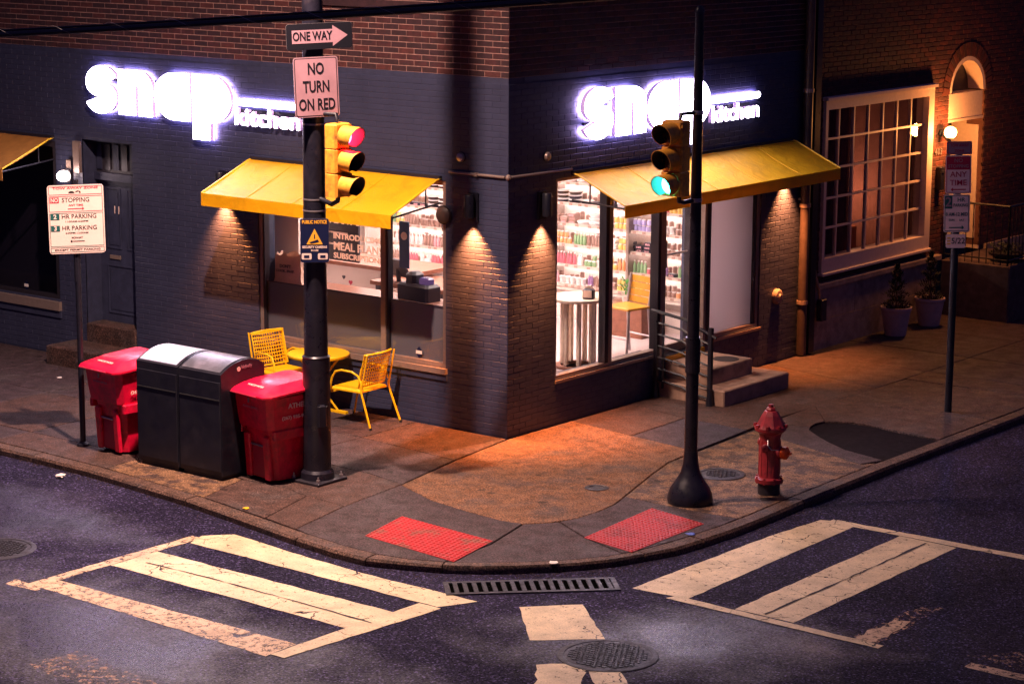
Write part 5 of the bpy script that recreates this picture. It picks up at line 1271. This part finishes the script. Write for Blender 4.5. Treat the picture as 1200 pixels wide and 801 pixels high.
cmr = MB(); cmr.prism([(-.055,-.018),(.035,.012),(.048,-.015),(-.035,-.032)], TY-.0012, TY-.0002, 'y'); cmr.prism([(-.006,.02),(.006,.02),(.006,.065),(-.006,.065)], TY-.0012, TY-.0002, 'y'); cmr.build('camera_symbol', M['signnavy'], se)
text('SECURITY CAMERAS', .034, M['signpeach'], se, (0,TY,-.07), ext=.0005, off=.0014, width=.26); text('IN USE', .026, M['signpeach'], se, (0,TY,-.105), ext=.0005, off=.001)
for x in (-.085,.085):
    MB().prism([(x-.045,-.20),(x+.045,-.20),(x+.052,-.19),(x+.052,-.145),(x+.045,-.135),(x-.045,-.135),(x-.052,-.145),(x-.052,-.19)], TY, TY+.0012, 'y').build('badge', M['signpeach'], se)
    MB().prism([(x-.028,-.185),(x+.028,-.185),(x+.028,-.155),(x-.028,-.155)], TY-.0012, TY-.0002, 'y').build('badge_mark', M['signnavy'], se)

ps = thing('sign_post', 'slim dark post carrying the parking sign by the left red cart', 'post', (-3.49,-3.38,0))
MB().tube([(0,0,0),(0,0,3.05)], .034, 12).build('post', M['black'], ps, smooth=True)
MB().lathe([(.075,0),(.07,.03),(.04,.05)], 14).build('foot', M['black'], ps)
MB().box(-.012,.012,-.046,-.03,1.9,3.3).build('perforated_strip', M['black'], ps)
th_p = R(50)
pk = plate('parking_sign', 'large pale NO STOPPING and 2 HR 3 HR PARKING sign on the left post', 'sign', front(-3.49,-3.38,2.615,th_p,.06), th_p, .62, .775, 'signpeach', None, R(-.8), .035)
def frame(parent, x0, x1, z0, z1, ma, t=.006):
    f = MB(); f.box(x0,x1,TY,TY+.001,z0,z0+t); f.box(x0,x1,TY,TY+.001,z1-t,z1); f.box(x0,x0+t,TY,TY+.001,z0+t,z1-t); f.box(x1-t,x1,TY,TY+.001,z0+t,z1-t); return f.build('frame_line', M[ma], parent)
frame(pk,-.295,.295,.275,.372,'signred'); frame(pk,-.295,.295,.085,.262,'signred'); frame(pk,-.295,.295,-.305,.072,'signteal'); frame(pk,-.295,.295,-.372,-.315,'signteal')
text('TOW AWAY ZONE', .034, M['signred'], pk, (0,TY,.350), ext=.0005, off=.0008, width=.50)
cg = MB(); cg.prism([(-.075,.292),(-.01,.292),(-.012,.307),(-.03,.316),(-.055,.316),(-.075,.307)], TY, TY+.001, 'y'); cg.prism([(.0,.30),(.04,.312),(.045,.292),(.06,.292),(.055,.315),(.02,.322),(.0,.31)], TY, TY+.001, 'y'); cg.build('tow_symbol', M['signblack'], pk)
MB().box(-.285,-.185,TY,TY+.001,.185,.25).build('red_block', M['signred'], pk); text('NO', .066, M['signpeach'], pk, (-.235,TY-.001,.217), ext=.0005, off=.002, width=.08)
text('STOPPING', .072, M['signblack'], pk, (.0,TY,.215), ext=.0005, off=.0006, width=.30); text('ANY TIME', .032, M['signred'], pk, (.0,TY,.158), ext=.0005, off=.0008, width=.16)
arrow(pk, 0, .118, .18, .010, 'signred', 1)
for z, n_, s_ in ((.03,'2','11:00AM-6:00PM'),(-.10,'3','6:00PM-12:00AM')):
    MB().box(-.285,-.185,TY,TY+.001,z-.034,z+.034).build('green_block', M['signteal'], pk); text(n_, .07, M['signpeach'], pk, (-.235,TY-.001,z), ext=.0005, off=.002)
    text('HR PARKING', .070, M['signblack'], pk, (.03,TY,z), ext=.0005, off=.0006, width=.38); text(s_, .028, M['signblack'], pk, (0,TY,z-.055), ext=.0005, off=.0004, width=.25)
text('MON-SAT', .028, M['signblack'], pk, (0,TY,-.208), ext=.0005, off=.0006); arrow(pk, 0, -.248, .16, .010, 'signblack', -1)
text('EXCEPT PERMIT PARKING', .030, M['signblack'], pk, (0,TY,-.344), ext=.0005, off=.0006, width=.50)

ps2 = thing('sign_post', 'slim dark post with four small signs on the right pavement', 'post', (3.30,4.54,0))
MB().tube([(0,0,0),(0,0,3.28)], .045, 12).build('post', M['black'], ps2, smooth=True)
th_r = R(33)
q = lambda z: front(3.30,4.54,z,th_r,.06)
s1 = plate('tow_sign', 'small dark TOW AWAY ZONE plate at the top of the right post', 'sign', q(3.245), th_r, .30, .16, 'signpink', 'signred', R(-1.5), .02)
text('TOW AWAY', .05, M['signred'], s1, (0,TY,.03), ext=.0005, off=.001, width=.22); text('ZONE', .04, M['signred'], s1, (0,TY,-.035), ext=.0005, off=.001)
s2 = plate('no_stopping_sign', 'NO STOPPING ANY TIME sign with a dark red heading on the right post', 'sign', q(2.925), th_r, .305, .46, 'signface', 'signred', R(-1.5), .02)
MB().box(-.135,.135,TY,TY+.001,.06,.21).build('red_block', M['signred'], s2); text('NO', .065, M['signpink'], s2, (0,TY-.001,.168), ext=.0005, off=.001); text('STOPPING', .055, M['signpink'], s2, (0,TY-.001,.10), ext=.0005, off=.001, width=.24)
text('ANY', .095, M['signred'], s2, (0,TY,.0), ext=.0005, off=.001); text('TIME', .095, M['signred'], s2, (0,TY,-.10), ext=.0005, off=.001); arrow(s2, 0, -.18, .18, .014, 'signred', -1)
s3 = plate('two_hour_sign', '2 HR PARKING sign with a green numeral block on the right post', 'sign', q(2.455), th_r, .31, .455, 'signface', 'signteal', R(-1.5), .02)
MB().box(-.145,-.055,TY,TY+.001,.06,.21).build('green_block', M['signteal'], s3); text('2', .16, M['signpink'], s3, (-.10,TY-.001,.135), ext=.0005, off=.002)
text('HR', .07, M['signteal'], s3, (.05,TY,.165), ext=.0005, off=.001); text('PARKING', .055, M['signteal'], s3, (.045,TY,.10), ext=.0005, off=.001, width=.17)
text('8 AM-12 MID', .06, M['signteal'], s3, (0,TY,-.01), ext=.0005, off=.001, width=.26); text('SUN', .035, M['signteal'], s3, (-.06,TY,-.08), ext=.0005, off=.0006); text('SAT', .035, M['signteal'], s3, (.06,TY,-.08), ext=.0005, off=.0006); arrow(s3, 0, -.17, .18, .014, 'signteal', 1)
s4 = plate('number_plate_sign', 'small 5/22 plate lowest on the right post', 'sign', q(2.12), th_r, .235, .17, 'signface', None, R(-1.5), .02)
text('5/22', .10, M['signblack'], s4, (.03,TY,0), ext=.0005, off=.001, width=.16)
for k in range(3): MB().box(-.10,-.06,TY,TY+.001,-.04+.035*k,-.025+.035*k).build('stripe', M['signamber'], s4)

# ================================================================ overhead cable bundle
CA = (4.99, .072, .0013)
def cable_at(x): return CA[0]+CA[1]*x+CA[2]*x*x
cb = thing('overhead_cable', 'thick black lashed cable bundle crossing the top left of the photograph', 'cable', (0,-8,0))
pts = [(x, 0, cable_at(x)) for x in [(-40+1.0*k) for k in range(82)]]
MB().tube(pts, .025, 8).build('cable', M['wire'], cb, smooth=True)
MB().tube([(x,.01,z+.034) for x,_,z in pts], .010, 6).build('cable', M['wire'], cb, smooth=True)
hx = MB().tube([(x, .034*math.cos(x*9)*.9+.005, cable_at(x)+.012+.040*math.sin(x*9)) for x in [(-5+.02*k) for k in range(640)]], .0016, 3); hx.build('lashing_wire', M['steel'], cb)

# ================================================================ red wheeled carts
def cart(loc, rz, label, w_=.70, d_=.80):
    t = thing('wheeled_cart', label, 'bin', loc, rz)
    # body tapers to the base; rings of (halfwidth, front y, back y, z)
    b = MB(); n = 0
    def ring(hw, yf, yb, z, c): return [(-hw+c,yf,z),(hw-c,yf,z),(hw,yf+c,z),(hw,yb-c,z),(hw-c,yb,z),(-hw+c,yb,z),(-hw,yb-c,z),(-hw,yf+c,z)]
    prof = [(.225,-.23,.24,.03,.06),(.235,-.25,.27,.25,.06),(.262,-.285,.31,.55,.07),(.268,-.29,.315,.58,.07),(.305,-.335,.35,.60,.06),(.315,-.355,.36,.72,.06),(.33,-.375,.37,.93,.06),(.338,-.385,.375,.955,.06)]
    vs = sum([ring(*p) for p in prof], []); K = len(prof)
    fs = [tuple(range(7,-1,-1)), tuple((K-1)*8+k for k in range(8))]+[(i*8+k,i*8+(k+1)%8,i*8+8+(k+1)%8,i*8+8+k) for i in range(K-1) for k in range(8)]
    b.add(vs, fs); body = b.build('body', M['red'], t, smooth=28)
    MB().prism([(-.115,.06),(.115,.06),(.13,.36),(.11,.48),(-.11,.48),(-.13,.36)], -.268, -.262, 'y').build('front_recess', M['signred'], body)
    for x in (-.165,.165): MB(Matrix.Rotation(R(4),4,'X')).bbox(x-.05,x+.05,-.285,-.235,.06,.54,.015).build('front_rib', M['red'], body)
    MB().tube([(-.12,-.285,.40),(.12,-.285,.40)], .012, 8).build('catch_bar', M['steel'], body)
    for x in (-.30,.30): MB().bbox(x-.028,x+.028,-.30,.28,.50,.60,.012).build('side_pocket', M['red'], body)
    # lid with raised, stepped top
    l = MB(); pr = [(.365,-.43,.42,.955,.07),(.375,-.44,.425,.965,.07),(.375,-.44,.425,.985,.07),(.355,-.42,.41,.998,.07),(.345,-.40,.40,1.005,.06),(.24,-.22,.33,1.055,.05),(.235,-.21,.32,1.06,.05)]
    vs = sum([ring(*p) for p in pr], []); K = len(pr)
    # the lid rises towards the hinge
    vs = [(x,y,z+.055*(y+.44)/.86) for x,y,z in vs]
    fs = [tuple(range(7,-1,-1)), tuple((K-1)*8+k for k in range(8))]+[(i*8+k,i*8+(k+1)%8,i*8+8+(k+1)%8,i*8+8+k) for i in range(K-1) for k in range(8)]
    lid = l.add(vs, fs).build('lid', M['red'], t, smooth=28)
    MB().tube([(-.30,-.445,.972),(.20,-.445,.974)], .010, 6).build('lid_lip', M['signred'], lid)
    MB().tube([(-.26,.42,1.02),(-.26,.47,1.0),(.26,.47,1.0),(.26,.42,1.02)], .016, 8).build('handle', M['red'], t, smooth=True)
    for x in (-.29,.29):
        w = MB().lathe([(.125,-.03),(.13,-.02),(.13,.02),(.125,.03)], 22, (x,.27,.13), 'x').build('wheel', M['rubber'], t, smooth=30)
        MB().lathe([(.06,-.034),(.06,.034)], 14, (x,.27,.13), 'x').build('hub', M['dark_alu'], w)
    MB().tube([(-.30,.27,.13),(.30,.27,.13)], .012, 6).build('axle', M['steel'], t)
    text('ATHENS', .075, M['signpeach'], body, (.345,.02,.855), rot=(math.pi/2,0,R(90)), ext=.0015, off=.0012, width=.30)
    text('(267) 935-9842', .05, M['signpeach'], body, (.338,-.02,.73), rot=(math.pi/2,0,R(90)), ext=.0015, off=.001, width=.38)
    text('WASTE PAPER', .045, M['signpeach'], lid, (0,-.30,1.050), rot=(R(18),0,0), ext=.0015, off=.001, width=.28)
    MB().cbox(-.02,-.385,.90,.018,.01,.05).build('lock_tab', M['steel'], body); text('ATHENS SERVICE', .035, M['signpink'], body, (0,-.379,.83), ext=.001, width=.26)
    return t
cart((-.78,-2.98,0), R(-9), 'red wheeled cart with white lettering, between the black compactors and the thick pole')
c2_ = cart((-2.98,-3.14,0), R(-6), 'red wheeled cart left of the black compactors, beside the parking sign post')

# ================================================================ twin compactor bins
def kiosk(x0, x1, label, top, mark_):
    t = thing('compactor_bin', label, 'bin', ((x0+x1)/2,-3.19,0)); hw = (x1-x0)/2-.004
    D = .33
    prof = [(-D,.05),(-D,1.13)]+[(-D+2*D*k/12, 1.13+.155*math.sin(math.pi*(.10+.80*k/12))-.048+.02*k/12) for k in range(13)]+[(D,1.13),(D,.05)]
    prof = [(-D,.05),(-D,1.12)]+[(-D+2*D*k/14, 1.15+.13*(1-((k/14-.55)/.58)**2)) for k in range(15)]+[(D,1.12),(D,.05)]
    MB().prism(prof, -hw, hw, 'x').build('cabinet', M['blackplastic'], t, smooth=25)
    MB().bbox(-hw+.01,hw-.01,-D-.012,-D-.001,.10,1.08,.006).build('front_door', M['blackplastic'], t)
    MB().box(-hw+.02,hw-.02,-D-.02,-D-.0125,.88,.89).build('door_seam', M['rubber'], t)
    MB().bbox(-hw+.03,hw-.03,-D+.02,D-.02,0,.055,.004).build('plinth', M['rubber'], t)
    vs = []; n = 18
    for k in range(n+1):
        f_ = .03+.92*k/n; y = -D+2*D*f_; z = 1.15+.13*(1-((f_-.55)/.58)**2)
        vs += [(-hw+.035,y,z+.002),(hw-.035,y,z+.002),(-hw+.035,y,z+.010),(hw-.035,y,z+.010)]
    fs = [f for k in range(n) for f in ((k*4,k*4+1,k*4+5,k*4+4),(k*4+2,k*4+6,k*4+7,k*4+3),(k*4,k*4+4,k*4+6,k*4+2),(k*4+1,k*4+3,k*4+7,k*4+5))]+[(0,2,3,1),(n*4,n*4+1,n*4+3,n*4+2)]
    MB().add(vs, fs).build('solar_cover', M[top], t, smooth=30)
    if mark_:
        lg = MB().lathe([(.026,0),(.026,.002)], 14, (hw+.001,-.06,1.19), 'x').build('logo_disc', M['signpeach'], t)
        text('bigbelly', .05, M['signpink'], t, (hw+.002,.06,1.205), rot=(math.pi/2,0,R(90)), ext=.001, off=.001, width=.16)
    return t
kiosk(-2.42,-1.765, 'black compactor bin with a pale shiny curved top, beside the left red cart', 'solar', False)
kiosk(-1.755,-1.10, 'black compactor bin with a dark curved top and a small side logo', 'solar2', True)

# ================================================================ yellow cafe chairs and table
def perforated(w_, h_, nx, nz, Mx, t=.004, m_=.022):
    """sheet with rows of slots: built as crossing strips inside a rim, mapped through Mx (x across, z up)"""
    p = MB(Mx); p.box(-w_/2,w_/2,-t,t,0,m_); p.box(-w_/2,w_/2,-t,t,h_-m_,h_); p.box(-w_/2,-w_/2+m_,-t,t,m_,h_-m_); p.box(w_/2-m_,w_/2,-t,t,m_,h_-m_)
    for i in range(1,nx): x = -w_/2+m_+(w_-2*m_)*i/nx; p.box(x-.0065,x+.0065,-t*.7,t*.7,m_,h_-m_)
    for j in range(1,nz): z = m_+(h_-2*m_)*j/nz; p.box(-w_/2+m_,w_/2-m_,-t*.6,t*.6,z-.007,z+.007)
    return p
def cafe_chair(loc, rz, label):
    """faces -Y"""
    t = thing('cafe_chair', label, 'chair', loc, rz)
    Mb = Matrix.Translation((0,.225,.47)) @ Matrix.Rotation(R(-14),4,'X')
    bk = perforated(.50,.42,13,9,Mb)
    # curve the back
    bk.v = [(x, y-.10*(x/.25)**2*.45, z) for x,y,z in bk.v]; bk.build('backrest', M['yellow'], t)
    MB().tube([(-.25+.5*k/8, .225+.42*math.sin(R(14))-.045*((k-4)/4)**2, .47+.42*math.cos(R(14))) for k in range(9)], .014, 6).build('top_rail', M['yellow'], t, smooth=True)
    MB().bbox(-.25,.25,-.25,.22,.415,.445,.012).build('seat', M['yellow'], t)
    MB().box(-.245,.245,-.245,-.235,.37,.415).build('seat_apron', M['yellow'], t)
    for s_ in (-1,1):
        l1 = MB().tube([(s_*.285,-.33,.0),(s_*.27,-.20,.56),(s_*.265,-.15,.64),(s_*.26,-.06,.665),(s_*.26,.10,.66),(s_*.255,.19,.62),(s_*.25,.235,.52)], .0125, 8).build('leg', M['yellow'], t, smooth=True)
        l2 = MB().tube([(s_*.25,.235,.50),(s_*.255,.24,.42),(s_*.28,.40,.0)], .0125, 8).build('leg', M['yellow'], t, smooth=True)
        MB().lathe([(.016,0),(.016,.03)], 8, (s_*.285,-.33,0)).build('rubber_foot', M['rubber'], l1); MB().lathe([(.016,0),(.016,.03)], 8, (s_*.28,.40,0)).build('rubber_foot', M['rubber'], l2)
        MB().tube([(s_*.25,.24,.45),(s_*.25,.33,.885)], .0115, 6).build('back_post', M['yellow'], t)
    MB().tube([(-.27,-.17,.40),(.27,-.17,.40)], .010, 6).build('stretcher', M['yellow'], t)
    return t
cafe_chair((-1.88,-.46,0), R(-88), 'yellow metal cafe chair right of the round table, its back to the corner')
cafe_chair((-3.28+.02,-.36,0), R(82), 'yellow perforated cafe chair behind the round table, near the black compactors')
tb = thing('cafe_table', 'round yellow metal cafe table against the left shop window', 'table', (-2.64,-.36,0))
MB().lathe([(.34,.685),(.375,.69),(.38,.70),(.38,.72),(.37,.727)], 48).build('table_top', M['yellow'], tb, smooth=30)
for s_ in (0, 1):
    Mz = Matrix.Rotation(R(90*s_+25),4,'Z')
    MB(Mz).tube([(-.26,0,.68),(-.20,0,.60),(.24,0,.03)], .014, 8).build('leg', M['yellow'], tb); MB(Mz).tube([(.26,.03,.68),(.20,.03,.60),(-.24,.03,.03)], .014, 8).build('leg', M['yellow'], tb)
MB().cbox(.22,.1,.016,.30,.05,.03).build('foot_bar', M['yellow'], tb); MB().cbox(-.22,-.1,.016,.30,.05,.03).build('foot_bar', M['yellow'], tb)
MB().tube([(.09*math.cos(q*math.pi/8),.09*math.sin(q*math.pi/8),.36+.03*math.sin(q)) for q in range(17)], .008, 5).build('scroll_ring', M['black'], tb)

# ================================================================ fire hydrant
hy = thing('fire_hydrant', 'red fire hydrant with an orange side cap near the right kerb', 'hydrant', (3.70,-.20,0))
MB().lathe([(.118,0),(.118,.13)], 24).build('base_barrel', M['castiron'], hy, smooth=30)
MB().lathe([(.150,.13),(.152,.17),(.118,.185)], 24).build('lower_flange', M['hydrant'], hy, smooth=30)
for k in range(8): a = R(45*k+10); MB().lathe([(.014,.12),(.014,.19)], 6, (.137*math.cos(a),.137*math.sin(a),0)).build('flange_bolt', M['hydrant'], hy)
MB().lathe([(.115,.185),(.112,.20),(.110,.60),(.118,.64),(.125,.66)], 28).build('barrel', M['hydrant'], hy, smooth=30)
for k in range(10): a = R(36*k); MB().tube([(.112*math.cos(a),.112*math.sin(a),.21),(.111*math.cos(a),.111*math.sin(a),.58)], .006, 5).build('barrel_rib', M['hydrant'], hy)
MB().lathe([(.125,.66),(.165,.69),(.170,.72),(.163,.735)], 28).build('upper_flange', M['hydrant'], hy, smooth=30)
bn = MB().lathe([(.160,.735),(.150,.75),(.13,.79),(.10,.85),(.07,.895),(.05,.90)], 8).build('bonnet', M['hydrant'], hy)
for k in range(8): a = R(45*k+22); MB().cbox(.163*math.cos(a),.163*math.sin(a),.74,.03,.03,.035).build('bonnet_bolt', M['hydrant'], bn)
MB().lathe([(.05,.90),(.055,.915),(.045,.93),(.03,.935),(.03,.965)], 6).build('operating_nut', M['hydrant'], hy)
def nozzle(a, z, r, ma, L_=.09):
    Mx = Matrix.Rotation(a,4,'Z')
    n = MB(Mx).lathe([(r*1.15,.09),(r*1.15,.13),(r,.14)], 18, (0,0,z), 'x').build('nozzle', M['hydrant'], hy, smooth=30)
    c = MB(Mx).lathe([(r*1.05,.14),(r*1.12,.15),(r*1.10,.14+L_*.6),(r*.7,.14+L_*.8),(r*.4,.14+L_*.82)], 14, (0,0,z), 'x').build('nozzle_cap', M[ma], n, smooth=30)
    MB(Mx).lathe([(.02,.14+L_*.8),(.02,.14+L_*1.15)], 5, (0,0,z), 'x').build('cap_nut', M[ma], c)
nozzle(R(8), .46, .062, 'hydrant_cap'); nozzle(R(-78), .52, .040, 'hydrant', .05); nozzle(R(150), .52, .045, 'hydrant')
MB().tube([(.04,-.11,.60),(.06,-.14,.55),(.10,-.13,.51),(.14,-.06,.50)], .006, 5).build('chain', M['steel'], hy)
